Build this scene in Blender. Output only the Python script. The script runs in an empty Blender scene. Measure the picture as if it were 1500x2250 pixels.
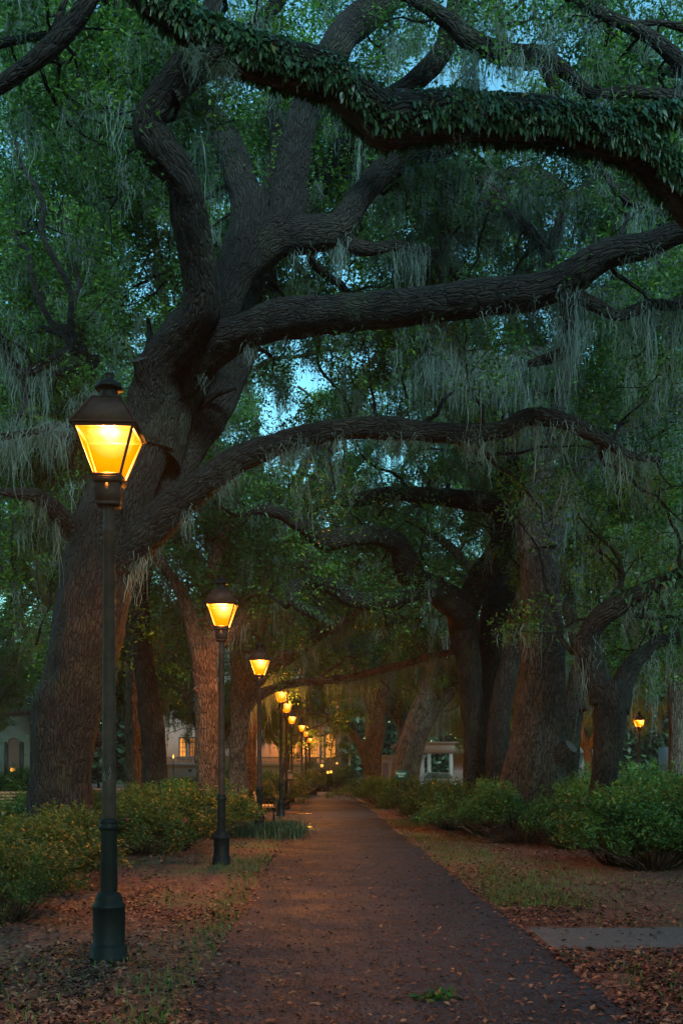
import bpy, math, random
import numpy as np

HAZE = .0003
F = 2187.5; CAMH = 1.45; HY = 1695.0
C = bpy.context.scene.collection
rad = math.radians


def W(px, py, d):
    return np.array([(px - 750) / F * d, d, CAMH + (HY - py) / F * d])


def GX(px, d):
    return (px - 750) / F * d


def GD(py):
    return F * CAMH / (py - HY)


# ------------------------------------------------------------------ noise
def _h(ix, iy, iz, s):
    h = (ix * 374761393 + iy * 668265263 + iz * 1440662683 + s * 97531) & 0xffffffff
    h = ((h ^ (h >> 13)) * 1274126177) & 0xffffffff
    h = (h ^ (h >> 16)) & 0xffffffff
    return h / 2147483648.0 - 1.0


def vnoise(p, s=0):
    p = np.asarray(p, float)
    i = np.floor(p).astype(np.int64); f = p - i; f = f * f * (3 - 2 * f)
    x, y, z = i[..., 0], i[..., 1], i[..., 2]; fx, fy, fz = f[..., 0], f[..., 1], f[..., 2]
    r = 0
    for dx in (0, 1):
        for dy in (0, 1):
            for dz in (0, 1):
                w = (fx if dx else 1 - fx) * (fy if dy else 1 - fy) * (fz if dz else 1 - fz)
                r = r + w * _h(x + dx, y + dy, z + dz, s)
    return r


def fbm(p, s=0, o=3):
    r = 0; a = 1.0; p = np.asarray(p, float)
    for k in range(o):
        r = r + a * vnoise(p * (2 ** k), s + k); a *= .5
    return r


# ------------------------------------------------------------------ objects
def link(name, me, parent=None, loc=None):
    o = bpy.data.objects.new(name, me); C.objects.link(o)
    if parent is not None: o.parent = parent
    if loc is not None: o.location = loc
    return o


def tag(o, label=None, cat=None, group=None, kind=None):
    if label: o['label'] = label
    if cat: o['category'] = cat
    if group: o['group'] = group
    if kind: o['kind'] = kind
    return o


def thing(name, label, cat, loc=(0, 0, 0), rz=0, group=None):
    o = bpy.data.objects.new(name, None); C.objects.link(o)
    o.location = loc; o.rotation_euler = (0, 0, rz); o.empty_display_size = .2
    return tag(o, label, cat, group)


def dup(root, loc=None, rz=None, label=None, group=None, scale=None):
    r = root.copy(); C.objects.link(r)
    if loc is not None: r.location = loc
    if rz is not None: r.rotation_euler = (0, 0, rz)
    if scale is not None: r.scale = scale
    if label: r['label'] = label
    if group: r['group'] = group
    for ch in list(root.children):
        c = ch.copy(); C.objects.link(c); c.parent = r
        for g in list(ch.children):
            e = g.copy(); C.objects.link(e); e.parent = c
    return r


class Q:
    """numpy polygon buffer: quads and (via repeat) n-gons, with float face tint and vector bark coordinates"""
    def __init__(s): s.V = []; s.Fq = []; s.n = 0; s.T = []; s.B = []; s.ng = []
    def add(s, V, Fq, tint=None, bark=None):
        V = np.asarray(V, float).reshape(-1, 3); Fq = np.asarray(Fq, np.int64).reshape(-1, 4)
        s.V.append(V); s.Fq.append(Fq + s.n); s.n += len(V)
        s.T.append(np.zeros(len(Fq)) if tint is None else np.broadcast_to(tint, (len(Fq),)))
        s.B.append(np.zeros((len(V), 3)) if bark is None else bark)
    def poly(s, pts, tint=0.0):
        pts = np.asarray(pts, float); k = len(pts)
        s.V.append(pts); s.B.append(np.zeros((k, 3))); s.ng.append((s.n + np.arange(k), tint)); s.n += k
    def box(s, x0, x1, y0, y1, z0, z1, tint=0.0):
        V = [(x, y, z) for z in (z0, z1) for y in (y0, y1) for x in (x0, x1)]
        s.add(V, [(0, 2, 3, 1), (4, 5, 7, 6), (0, 1, 5, 4), (2, 6, 7, 3), (0, 4, 6, 2), (1, 3, 7, 5)], tint)
    def obox(s, c, half, rot, tint=0.0):
        """box with centre, half sizes and 3x3 rotation (columns = axes)"""
        V = np.array([(x, y, z) for z in (-1, 1) for y in (-1, 1) for x in (-1, 1)]) * np.array(half)
        V = V @ np.array(rot).T + np.array(c)
        s.add(V, [(0, 2, 3, 1), (4, 5, 7, 6), (0, 1, 5, 4), (2, 6, 7, 3), (0, 4, 6, 2), (1, 3, 7, 5)], tint)
    def lathe(s, prof, seg=24, cx=0, cy=0, rot=0.0, mod=None, capb=True, capt=True):
        th = rot + np.arange(seg) * 2 * math.pi / seg
        rings = []
        for r, z in prof:
            rr = np.full(seg, r) if mod is None else r * mod(th, z)
            rings.append(np.stack([cx + rr * np.cos(th), cy + rr * np.sin(th), np.full(seg, z)], 1))
        V = np.concatenate(rings); Fq = []
        for i in range(len(prof) - 1):
            a = i * seg + np.arange(seg); b = i * seg + (np.arange(seg) + 1) % seg
            Fq.append(np.stack([a, b, b + seg, a + seg], 1))
        s.add(V, np.concatenate(Fq))
        if capt: s.poly(rings[-1])
        if capb: s.poly(rings[0][::-1])
    def build(s, name, mat, parent=None, smooth=False, loc=None, bark=False, tint=False):
        me = bpy.data.meshes.new(name)
        V = np.concatenate(s.V); Fq = np.concatenate(s.Fq) if s.Fq else np.zeros((0, 4), np.int64)
        nq = len(Fq); ngl = sum(len(a) for a, _ in s.ng)
        me.vertices.add(len(V)); me.vertices.foreach_set('co', V.astype(np.float32).ravel())
        me.loops.add(nq * 4 + ngl); me.polygons.add(nq + len(s.ng))
        li = np.concatenate([Fq.ravel()] + [a for a, _ in s.ng]).astype(np.int32)
        me.loops.foreach_set('vertex_index', li)
        tot = np.array([4] * nq + [len(a) for a, _ in s.ng], np.int32)
        st = np.concatenate([[0], np.cumsum(tot)[:-1]]).astype(np.int32)
        me.polygons.foreach_set('loop_start', st); me.polygons.foreach_set('loop_total', tot)
        me.update(calc_edges=True)
        if smooth: me.polygons.foreach_set('use_smooth', np.ones(len(tot), bool))
        if tint:
            t = np.concatenate(s.T + [np.array([t for _, t in s.ng])]) if s.ng else np.concatenate(s.T)
            at = me.attributes.new('tint', 'FLOAT', 'FACE'); at.data.foreach_set('value', t.astype(np.float32))
        if bark:
            b = np.concatenate(s.B); at = me.attributes.new('bk', 'FLOAT_VECTOR', 'POINT')
            at.data.foreach_set('vector', b.astype(np.float32).ravel())
        if mat is not None: me.materials.append(mat)
        return link(name, me, parent, loc)


# ------------------------------------------------------------------ materials
def newmat(name):
    m = bpy.data.materials.new(name); m.use_nodes = True
    nt = m.node_tree; nt.nodes.clear()
    out = nt.nodes.new('ShaderNodeOutputMaterial')
    return m, nt, out


def N(nt, typ, **kw):
    n = nt.nodes.new('ShaderNode' + typ)
    for k, v in kw.items():
        if k in n.inputs: n.inputs[k].default_value = v
        else: setattr(n, k, v)
    return n


def L(nt, a, b): nt.links.new(a, b)


def ramp(nt, fac, stops):
    r = nt.nodes.new('ShaderNodeValToRGB'); e = r.color_ramp.elements
    while len(e) < len(stops): e.new(.5)
    for i, (p, c) in enumerate(stops):
        e[i].position = p; e[i].color = (c[0], c[1], c[2], 1)
    L(nt, fac, r.inputs[0]); return r


def bark_mat(name, dark, light, scale=16, moss=0.25, strength=.9):
    m, nt, out = newmat(name)
    a = N(nt, 'Attribute', attribute_name='bk')
    mp = N(nt, 'Mapping'); mp.inputs['Scale'].default_value = (scale, scale, scale * .17)
    nz = N(nt, 'TexNoise', Scale=3.0, Detail=3.0)
    L(nt, a.outputs['Vector'], nz.inputs['Vector'])
    ad = N(nt, 'VectorMath', operation='MULTIPLY_ADD')
    ad.inputs[1].default_value = (.13, .13, .55); L(nt, nz.outputs['Color'], ad.inputs[0]); L(nt, a.outputs['Vector'], ad.inputs[2])
    L(nt, ad.outputs[0], mp.inputs['Vector'])
    v = N(nt, 'TexVoronoi', feature='DISTANCE_TO_EDGE', Scale=1.0); L(nt, mp.outputs[0], v.inputs['Vector'])
    n2 = N(nt, 'TexNoise', Scale=2.2, Detail=5.0, Roughness=.7); L(nt, mp.outputs[0], n2.inputs['Vector'])
    mr = N(nt, 'MapRange'); mr.inputs['From Max'].default_value = .22; L(nt, v.outputs['Distance'], mr.inputs['Value'])
    hm = N(nt, 'Math', operation='MULTIPLY_ADD'); L(nt, n2.outputs['Fac'], hm.inputs[0]); hm.inputs[1].default_value = .9; L(nt, mr.outputs[0], hm.inputs[2])
    col = ramp(nt, hm.outputs[0], [(.25, dark), (.75, [(p + q) / 2 for p, q in zip(dark, light)]), (1.3 / 1.9 + .3, light)])
    big = N(nt, 'TexNoise', Scale=.9, Detail=4.0, Roughness=.65); L(nt, a.outputs['Vector'], big.inputs['Vector'])
    mm = N(nt, 'MapRange'); mm.inputs['From Min'].default_value = .52; mm.inputs['From Max'].default_value = .7; mm.inputs['To Max'].default_value = moss
    L(nt, big.outputs['Fac'], mm.inputs['Value'])
    mx = N(nt, 'MixRGB'); L(nt, mm.outputs[0], mx.inputs[0]); L(nt, col.outputs[0], mx.inputs[1]); mx.inputs[2].default_value = (.09, .12, .06, 1)
    vr = N(nt, 'TexNoise', Scale=2.6, Detail=6.0, Roughness=.7); L(nt, a.outputs['Vector'], vr.inputs['Vector'])
    vc = ramp(nt, vr.outputs['Fac'], [(.3, (.35, .33, .33)), (.5, (.95, .92, .9)), (.62, (1.15, 1.15, 1.12)), (.75, (1.9, 1.95, 1.85))])
    mv = N(nt, 'MixRGB', blend_type='MULTIPLY'); mv.inputs[0].default_value = 1; L(nt, mx.outputs[0], mv.inputs[1]); L(nt, vc.outputs[0], mv.inputs[2]); mx = mv
    bp = N(nt, 'Bump', Strength=strength, Distance=.085); L(nt, hm.outputs[0], bp.inputs['Height'])
    p = N(nt, 'BsdfPrincipled', Roughness=.85); p.inputs['Specular IOR Level'].default_value = .25
    L(nt, mx.outputs[0], p.inputs['Base Color']); L(nt, bp.outputs[0], p.inputs['Normal']); L(nt, p.outputs[0], out.inputs[0])
    return m


def leaf_mat(name, stops, trans=.4, rough=.45, spec=.3):
    m, nt, out = newmat(name)
    a = N(nt, 'Attribute', attribute_name='tint')
    col = ramp(nt, a.outputs['Fac'], stops)
    p = N(nt, 'BsdfPrincipled', Roughness=rough); p.inputs['Specular IOR Level'].default_value = spec
    L(nt, col.outputs[0], p.inputs['Base Color'])
    if trans > 0:
        t = N(nt, 'BsdfTranslucent'); mc = N(nt, 'MixRGB', blend_type='MULTIPLY'); mc.inputs[0].default_value = 1
        mc.inputs[2].default_value = (1.25, 1.35, .7, 1); L(nt, col.outputs[0], mc.inputs[1]); L(nt, mc.outputs[0], t.inputs[0])
        mx = N(nt, 'MixShader'); mx.inputs[0].default_value = trans
        L(nt, p.outputs[0], mx.inputs[1]); L(nt, t.outputs[0], mx.inputs[2]); L(nt, mx.outputs[0], out.inputs[0])
    else: L(nt, p.outputs[0], out.inputs[0])
    return m


def plain(name, col, rough=.6, metal=0.0, noise=.25, nscale=6, bump=0.0, spec=.5, bscale=60):
    m, nt, out = newmat(name)
    tc = N(nt, 'TexCoord'); nz = N(nt, 'TexNoise', Scale=float(nscale), Detail=6.0, Roughness=.65); L(nt, tc.outputs['Object'], nz.inputs['Vector'])
    c1 = [c * (1 - noise) for c in col]; c2 = [min(1, c * (1 + noise)) for c in col]
    r = ramp(nt, nz.outputs['Fac'], [(.3, c1), (.7, c2)])
    p = N(nt, 'BsdfPrincipled', Roughness=rough, Metallic=metal); p.inputs['Specular IOR Level'].default_value = spec
    L(nt, r.outputs[0], p.inputs['Base Color'])
    if bump:
        n2 = N(nt, 'TexNoise', Scale=float(bscale), Detail=3.0); L(nt, tc.outputs['Object'], n2.inputs['Vector'])
        b = N(nt, 'Bump', Strength=bump, Distance=.01); L(nt, n2.outputs['Fac'], b.inputs['Height']); L(nt, b.outputs[0], p.inputs['Normal'])
    L(nt, p.outputs[0], out.inputs[0]); return m


def emis(name, col, s):
    m, nt, out = newmat(name)
    e = N(nt, 'Emission', Strength=s); e.inputs[0].default_value = (*col, 1); L(nt, e.outputs[0], out.inputs[0]); return m


M = {}
M['bark'] = bark_mat('oak_bark', (.004, .0035, .0035), (.085, .073, .070), 22)
M['bark_dark'] = bark_mat('dark_bark', (.002, .0018, .0018), (.028, .022, .020), 21, moss=.2)  # much darker tone of the oak bark
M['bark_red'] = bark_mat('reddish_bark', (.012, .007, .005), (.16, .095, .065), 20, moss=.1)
M['bark_far'] = bark_mat('far_bark', (.01, .008, .007), (.085, .07, .06), 12, strength=.6)
M['leaf'] = leaf_mat('oak_leaf', [(0, (.02, .05, .02)), (.4, (.045, .12, .035)), (.75, (.10, .22, .04)), (1, (.20, .30, .04))])
M['leaf_far'] = leaf_mat('far_leaf', [(0, (.035, .085, .03)), (.5, (.085, .20, .05)), (1, (.18, .33, .05))])
M['wood_mass'] = leaf_mat('far_wood_leaf', [(0, (.015, .035, .02)), (1, (.05, .09, .035))], 0)
M['azalea'] = leaf_mat('azalea_leaf', [(0, (.016, .032, .012)), (.5, (.034, .072, .018)), (.85, (.08, .125, .024)), (1, (.17, .13, .03))], .3)
M['azalea_green'] = leaf_mat('azalea_green_leaf', [(0, (.018, .045, .018)), (.5, (.035, .09, .025)), (.85, (.09, .19, .035)), (1, (.14, .17, .035))], .3)
M['fern'] = leaf_mat('fern_leaf', [(0, (.014, .045, .02)), (.5, (.03, .085, .032)), (.9, (.06, .125, .035)), (1, (.16, .12, .03))], .25, .4, .5)
M['moss'] = leaf_mat('spanish_moss_grey', [(0, (.08, .112, .112)), (.6, (.16, .21, .205)), (1, (.245, .305, .295))], .35, .9, .1)
M['litter'] = leaf_mat('dry_leaf', [(0, (.025, .009, .006)), (.4, (.085, .030, .020)), (.8, (.17, .062, .036)), (1, (.30, .16, .09))], 0, .7, .3)
M['grassm'] = leaf_mat('grass_blade', [(0, (.04, .07, .02)), (.6, (.075, .16, .028)), (1, (.17, .22, .05))], .25, .6)
M['liriope'] = leaf_mat('border_grass_leaf', [(0, (.01, .03, .015)), (.7, (.025, .065, .03)), (1, (.07, .12, .05))], .2, .4, .5)
M['petal'] = leaf_mat('azalea_petal', [(0, (.5, .03, .12)), (.5, (.6, .05, .25)), (1, (.45, .05, .4))], .3)
M['iron'] = plain('black_green_iron', (.006, .0065, .007), .55, 0, .7, 6, .2, .18)
M['iron_brown'] = plain('brown_weathered_copper', (.045, .022, .017), .6, .0, .5, 9, .2, .2)
M['iron_rim'] = plain('lantern_frame_iron', (.03, .02, .018), .5, .3, .3, 9)
M['wood'] = plain('bench_wood', (.30, .15, .07), .45, 0, .35, 12, .2)
M['concrete'] = plain('pale_concrete', (.34, .37, .33), .8, 0, .2, 4, .2)
M['stucco'] = plain('cream_stucco', (.42, .35, .30), .9, 0, .08, 1.0, .2)
M['stucco_grey'] = plain('grey_green_stucco', (.15, .19, .175), .9, 0, .1, 1.0, .2)
M['white'] = plain('white_paint', (.24, .235, .215), .6, 0, .08, 2)
M['white_pink'] = plain('pinkish_wall_paint', (.26, .21, .20), .8, 0, .1, 2)
M['dark'] = plain('dark_timber', (.03, .025, .022), .5, 0, .2, 5)
M['slate'] = plain('roof_slate', (.06, .06, .065), .7, 0, .3, 5)
M['brownpanel'] = plain('brown_panel', (.16, .09, .075), .7, 0, .15, 5)
M['green_sign'] = plain('green_sign_paint', (.015, .07, .045), .5, 0, .15, 5)
M['letter'] = plain('sign_lettering', (.55, .6, .5), .6, 0, .05, 5)
M['glass_dark'] = plain('dark_window_glass', (.02, .03, .035), .08, 0, .2, 2)
M['awning'] = plain('blue_awning_cloth', (.04, .22, .32), .8, 0, .2, 3)
M['carpaint'] = plain('car_paint_grey', (.10, .12, .14), .25, .3, .1, 2)
M['rubber'] = plain('tyre_rubber', (.02, .02, .02), .8)
M['win_warm'] = emis('lit_window_amber', (1.0, .36, .06), .22)
M['win_dim'] = emis('dim_lit_window', (1.0, .34, .07), .07)
M['tinyglow'] = emis('small_amber_glow', (1.0, .42, .06), .5)
M['flame'] = emis('bright_mantle', (1.0, .62, .22), 4.0)


def glass_mat(name, zc, gain, soft):
    """lit frosted pane: brightest close to the mantle, amber away from it"""
    m, nt, out = newmat(name)
    tc = N(nt, 'TexCoord')
    d = N(nt, 'VectorMath', operation='DISTANCE'); d.inputs[1].default_value = (.05, -.14, zc); L(nt, tc.outputs['Object'], d.inputs[0])
    nz = N(nt, 'TexNoise', Scale=14.0, Detail=3.0); L(nt, tc.outputs['Object'], nz.inputs['Vector'])
    r = ramp(nt, d.outputs['Value'], [(0.02, (2.2 * gain, 1.7 * gain, 1.0 * gain)), (soft * .5, (1.9 * gain, .80 * gain, .10 * gain)), (soft, (1.7 * gain, .36 * gain, .0)), (soft + .16, (1.5 * gain, .22 * gain, .0))])
    mul = N(nt, 'MixRGB', blend_type='MULTIPLY'); mul.inputs[0].default_value = .25; L(nt, r.outputs[0], mul.inputs[1]); L(nt, nz.outputs['Color'], mul.inputs[2])
    e = N(nt, 'Emission', Strength=1.0); L(nt, mul.outputs[0], e.inputs[0])
    t = N(nt, 'BsdfTransparent'); mx = N(nt, 'MixShader'); mx.inputs[0].default_value = .992
    L(nt, t.outputs[0], mx.inputs[1]); L(nt, e.outputs[0], mx.inputs[2]); L(nt, mx.outputs[0], out.inputs[0])
    return m


# ------------------------------------------------------------------ trees
def spline(ctrl, step):
    c = np.asarray(ctrl, float); n = len(c)
    P = np.vstack([2 * c[0] - c[1], c, 2 * c[-1] - c[-2]]); out = []
    for i in range(n - 1):
        p0, p1, p2, p3 = P[i], P[i + 1], P[i + 2], P[i + 3]
        k = max(2, int(np.linalg.norm((p2 - p1)[:3]) / step))
        t = (np.arange(k) / k)[:, None]
        out.append(.5 * ((2 * p1) + (-p0 + p2) * t + (2 * p0 - 5 * p1 + 4 * p2 - p3) * t ** 2 + (-p0 + 3 * p1 - 3 * p2 + p3) * t ** 3))
    out.append(c[-1:]); r = np.concatenate(out); r[:, 3] = np.maximum(r[:, 3], .004)
    return r


def tube(buf, path, seg=8, lump=0.0, ridge=0.0, flare=0.0, seed=0, cap=False, wander=0.0):
    P = path[:, :3].copy(); R = path[:, 3]; n = len(P)
    if wander:
        Lq = np.concatenate([[0], np.cumsum(np.linalg.norm(np.diff(P, axis=0), axis=1))])
        for ax in range(3):
            w = vnoise(np.stack([Lq * .9, np.full(n, ax * 7.3), np.full(n, 1.7)], 1), seed + ax) + .5 * vnoise(np.stack([Lq * 2.3, np.full(n, ax * 3.3), np.full(n, 9.7)], 1), seed + ax)
            P[:, ax] += w * wander * np.minimum(1, Lq / 1.0)
    T = np.gradient(P, axis=0); T /= np.linalg.norm(T, axis=1)[:, None] + 1e-9
    u = np.cross(T[0], [0, 1, 0.3]); u /= np.linalg.norm(u) + 1e-9
    U = np.zeros((n, 3))
    for i in range(n):
        u = u - T[i] * (u @ T[i]); u /= np.linalg.norm(u) + 1e-9; U[i] = u
    Vv = np.cross(T, U)
    Ls = np.concatenate([[0], np.cumsum(np.linalg.norm(np.diff(P, axis=0), axis=1))]) + seed * 3.1
    th = np.arange(seg) * 2 * math.pi / seg
    cs, sn = np.cos(th), np.sin(th)
    D = U[:, None, :] * cs[None, :, None] + Vv[:, None, :] * sn[None, :, None]
    RR = np.repeat(R[:, None], seg, 1)
    bk = np.stack([RR * cs, RR * sn, np.repeat(Ls[:, None], seg, 1)], 2)
    if lump:
        base = P[:, None, :] + D * RR[:, :, None]
        kn = vnoise(base / np.maximum(.25, R.mean() * 1.5), seed + 31); RR = RR * (1 + lump * 1.6 * np.maximum(0, kn - .35))
        RR = RR * (1 + lump * fbm(base / np.maximum(.35, R.mean() * 2.2), seed, 3))
    if ridge:
        q = bk * np.array([9, 9, 1.6]); RR = RR + ridge * fbm(q, seed + 5, 2) + ridge * .6 * (1 - 2 * np.abs(vnoise(bk * np.array([16, 16, 3.0]), seed + 9)))
    if flare:
        z = P[:, 2:3]; lob = .5 + .5 * np.cos(th * 5 + seed)[None, :] * .6 + .25 * np.cos(th * 3 + 1.3 * seed)[None, :]
        RR = RR * (1 + flare * np.exp(-np.maximum(z, 0) / .55) * lob)
    V = P[:, None, :] + D * RR[:, :, None]
    a = (np.arange(n - 1)[:, None] * seg + np.arange(seg)[None, :]).ravel()
    b = (np.arange(n - 1)[:, None] * seg + (np.arange(seg)[None, :] + 1) % seg).ravel()
    buf.add(V.reshape(-1, 3), np.stack([a, b, b + seg, a + seg], 1), bark=bk.reshape(-1, 3))
    if cap or (R[-1] > .03): buf.poly(V[-1])
    return P


GAPS = [(W(905, 85, d), .03 * d) for d in (15, 17, 19, 21, 23.5, 26, 29)] + [(W(1010, 150, d), .03 * d) for d in (15, 17, 19, 21, 23.5, 26, 29)] + [(W(1150, 365, d), .032 * d) for d in (14.5, 16, 18)] + [(W(1225, 430, d), .03 * d) for d in (14, 16, 18, 20)] + [
        (W(1150, 355, 20), .75), (W(1150, 355, 23), .85), (W(1150, 360, 27), 1.0), (W(1210, 430, 22), .6), (W(1210, 430, 26), .8), (W(1120, 40, 20), .6), (W(1120, 40, 24), .8), (W(1330, 90, 20), .5), (W(1330, 90, 24), .7)]


def thin(c, k=1.0):
    m = np.ones(len(c), bool)
    for g, r in GAPS: m &= np.linalg.norm(c - g, axis=1) > r * k
    return c[m], m


def leaves(buf, centers, radius, n, size, rng, flat=.75, droop=0.0, width=.42, tintc=None):
    """n leaf blades round each centre; real little kite-shaped faces"""
    c, m_ = thin(np.asarray(centers, float).reshape(-1, 3), 1.15); k = len(c)
    if np.ndim(radius): radius = np.asarray(radius)[m_]
    if tintc is not None: tintc = np.asarray(tintc)[m_]
    if k == 0: return
    ct = rng.random(k) if tintc is None else tintc
    rr = np.asarray(radius if np.ndim(radius) else np.full(k, radius))
    d = rng.normal(size=(k, n, 3)); d /= np.linalg.norm(d, axis=2)[:, :, None] + 1e-9
    r = rng.random((k, n, 1)) ** .55
    P = c[:, None] + d * r * rr[:, None, None] * np.array([1, 1, flat])
    P = P.reshape(-1, 3); m = len(P)
    ax = rng.normal(size=(m, 3)); ax[:, 2] = ax[:, 2] * .6 - droop; ax /= np.linalg.norm(ax, axis=1)[:, None]
    sd = np.cross(ax, rng.normal(size=(m, 3)) * .6 + np.array([0, 0, 1.0])); sd /= np.linalg.norm(sd, axis=1)[:, None] + 1e-9
    s = size * (.6 + .8 * rng.random((m, 1)))
    nr = np.cross(ax, sd)
    v0 = P; v2 = P + ax * s; mid = P + ax * s * .45 + nr * s * .1
    v1 = mid + sd * s * width * .5; v3 = mid - sd * s * width * .5
    V = np.stack([v0, v1, v2, v3], 1).reshape(-1, 3)
    t = np.clip(.55 * np.repeat(ct, n) + .45 * rng.random(m), 0, 1)
    buf.add(V, np.arange(m * 4).reshape(-1, 4), t)


def moss(buf, anchors, length, n, spread, rng, width=.0085, segs=5):
    """n hanging strands per anchor"""
    a = np.asarray(anchors, float).reshape(-1, 3); ln = np.broadcast_to(length, (len(a),)); a, m_ = thin(a, .9); ln = ln[m_]; k = len(a)
    if k == 0: return
    A = np.repeat(a, n, 0); m = len(A)
    spk = spread * (.35 + 1.1 * rng.random(k)); ln = ln * (.45 + .9 * rng.random(k)); sp1 = np.repeat(spk, n)[:, None]
    off = rng.normal(size=(m, 3)) * sp1 * np.array([1, 1, .3])
    r2 = (off[:, 0] ** 2 + off[:, 1] ** 2) / (sp1[:, 0] ** 2)
    l = np.repeat(ln, n) * (.15 + .75 * rng.random(m) ** 1.15) * np.exp(-r2 * .22)
    th = rng.random(m) * math.pi
    sd = np.stack([np.cos(th), np.sin(th), np.zeros(m)], 1)
    t = np.linspace(0, 1, segs + 1)
    P = (A + off)[:, None, :] + np.zeros((m, segs + 1, 3))
    P[:, :, 2] -= l[:, None] * t[None, :]
    wob = np.cumsum(rng.normal(size=(m, segs + 1, 2)) * .034, axis=1)
    P[:, :, :2] += wob - (off[:, None, :2] * .35 * t[None, :, None])
    w = width * (.5 + rng.random((m, 1))) * (1 - .75 * t[None, :] ** 2) * (1 + .5 * rng.normal(size=(m, segs + 1)).clip(-1, 1))
    A1 = P + sd[:, None, :] * w[:, :, None] * .5; A2 = P - sd[:, None, :] * w[:, :, None] * .5
    V = np.stack([A1, A2], 2).reshape(-1, 3)
    b = (np.arange(m)[:, None] * (segs + 1) * 2 + np.arange(segs)[None, :] * 2).ravel()
    buf.add(V, np.stack([b, b + 1, b + 3, b + 2], 1), np.repeat(np.clip(rng.normal(.5, .22, m), 0, 1), segs))


def ferns(buf, path, rng, dens=90, size=.13, up=.6):
    """resurrection fern: drooping blades over the top and flanks of a limb"""
    P = path[:, :3]; R = path[:, 3]
    seglen = np.linalg.norm(np.diff(P, axis=0), axis=1); tot = seglen.sum(); m = int(tot * dens)
    cum = np.concatenate([[0], np.cumsum(seglen)]); s = rng.random(m) * tot
    pos = np.stack([np.interp(s, cum, P[:, i]) for i in range(3)], 1); r = np.interp(s, cum, R)
    T = np.stack([np.interp(s, cum, np.gradient(P[:, i])) for i in range(3)], 1); T /= np.linalg.norm(T, axis=1)[:, None]
    side = np.cross(T, [0, 0, 1.0]); side /= np.linalg.norm(side, axis=1)[:, None] + 1e-9; upv = np.cross(side, T)
    th = rng.normal(0, up * 1.55, m).clip(-2.4, 2.4)
    out = side * np.sin(th)[:, None] + upv * np.cos(th)[:, None]
    b0 = pos + out * (r * .95)[:, None]
    ax = out * .65 + rng.normal(size=(m, 3)) * .7 + np.array([0, 0, -.6]) ; ax /= np.linalg.norm(ax, axis=1)[:, None]
    sd = np.cross(ax, out + rng.normal(size=(m, 3)) * .3); sd /= np.linalg.norm(sd, axis=1)[:, None] + 1e-9
    L0 = (size * (.35 + 1.3 * rng.random(m) ** 1.6))[:, None]
    w = L0 * (.12 + .12 * rng.random((m, 1)))
    p1 = b0 + ax * L0 * .4 + out * L0 * .12; p2 = b0 + ax * L0 * .75 + np.array([0, 0, -1]) * L0 * .16; p3 = b0 + ax * L0 * .95 + np.array([0, 0, -1]) * L0 * .45
    V = np.stack([b0 - sd * w * .4, b0 + sd * w * .4, p1 - sd * w, p1 + sd * w, p2 - sd * w * .8, p2 + sd * w * .8, p3 - sd * w * .1, p3 + sd * w * .1], 1).reshape(-1, 3)
    o = np.arange(m)[:, None] * 8
    Fq = np.concatenate([o + np.array([0, 1, 3, 2]), o + np.array([2, 3, 5, 4]), o + np.array([4, 5, 7, 6])], 0)
    t = np.clip(rng.normal(.45, .25, m), 0, 1); buf.add(V, Fq, np.concatenate([t, t, t]))


def wander_path(rng, p, d, length, r0, r1=.006, n=8, curl=.35, lift=0.0):
    pts = [np.append(p, r0)]; d = d / (np.linalg.norm(d) + 1e-9); q = np.array(p, float)
    for i in range(n):
        d = d + rng.normal(size=3) * curl + np.array([0, 0, lift]); d /= np.linalg.norm(d)
        q = q + d * length / n
        pts.append(np.append(q, r0 + (r1 - r0) * (i + 1) / n))
    return np.array(pts)


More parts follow.
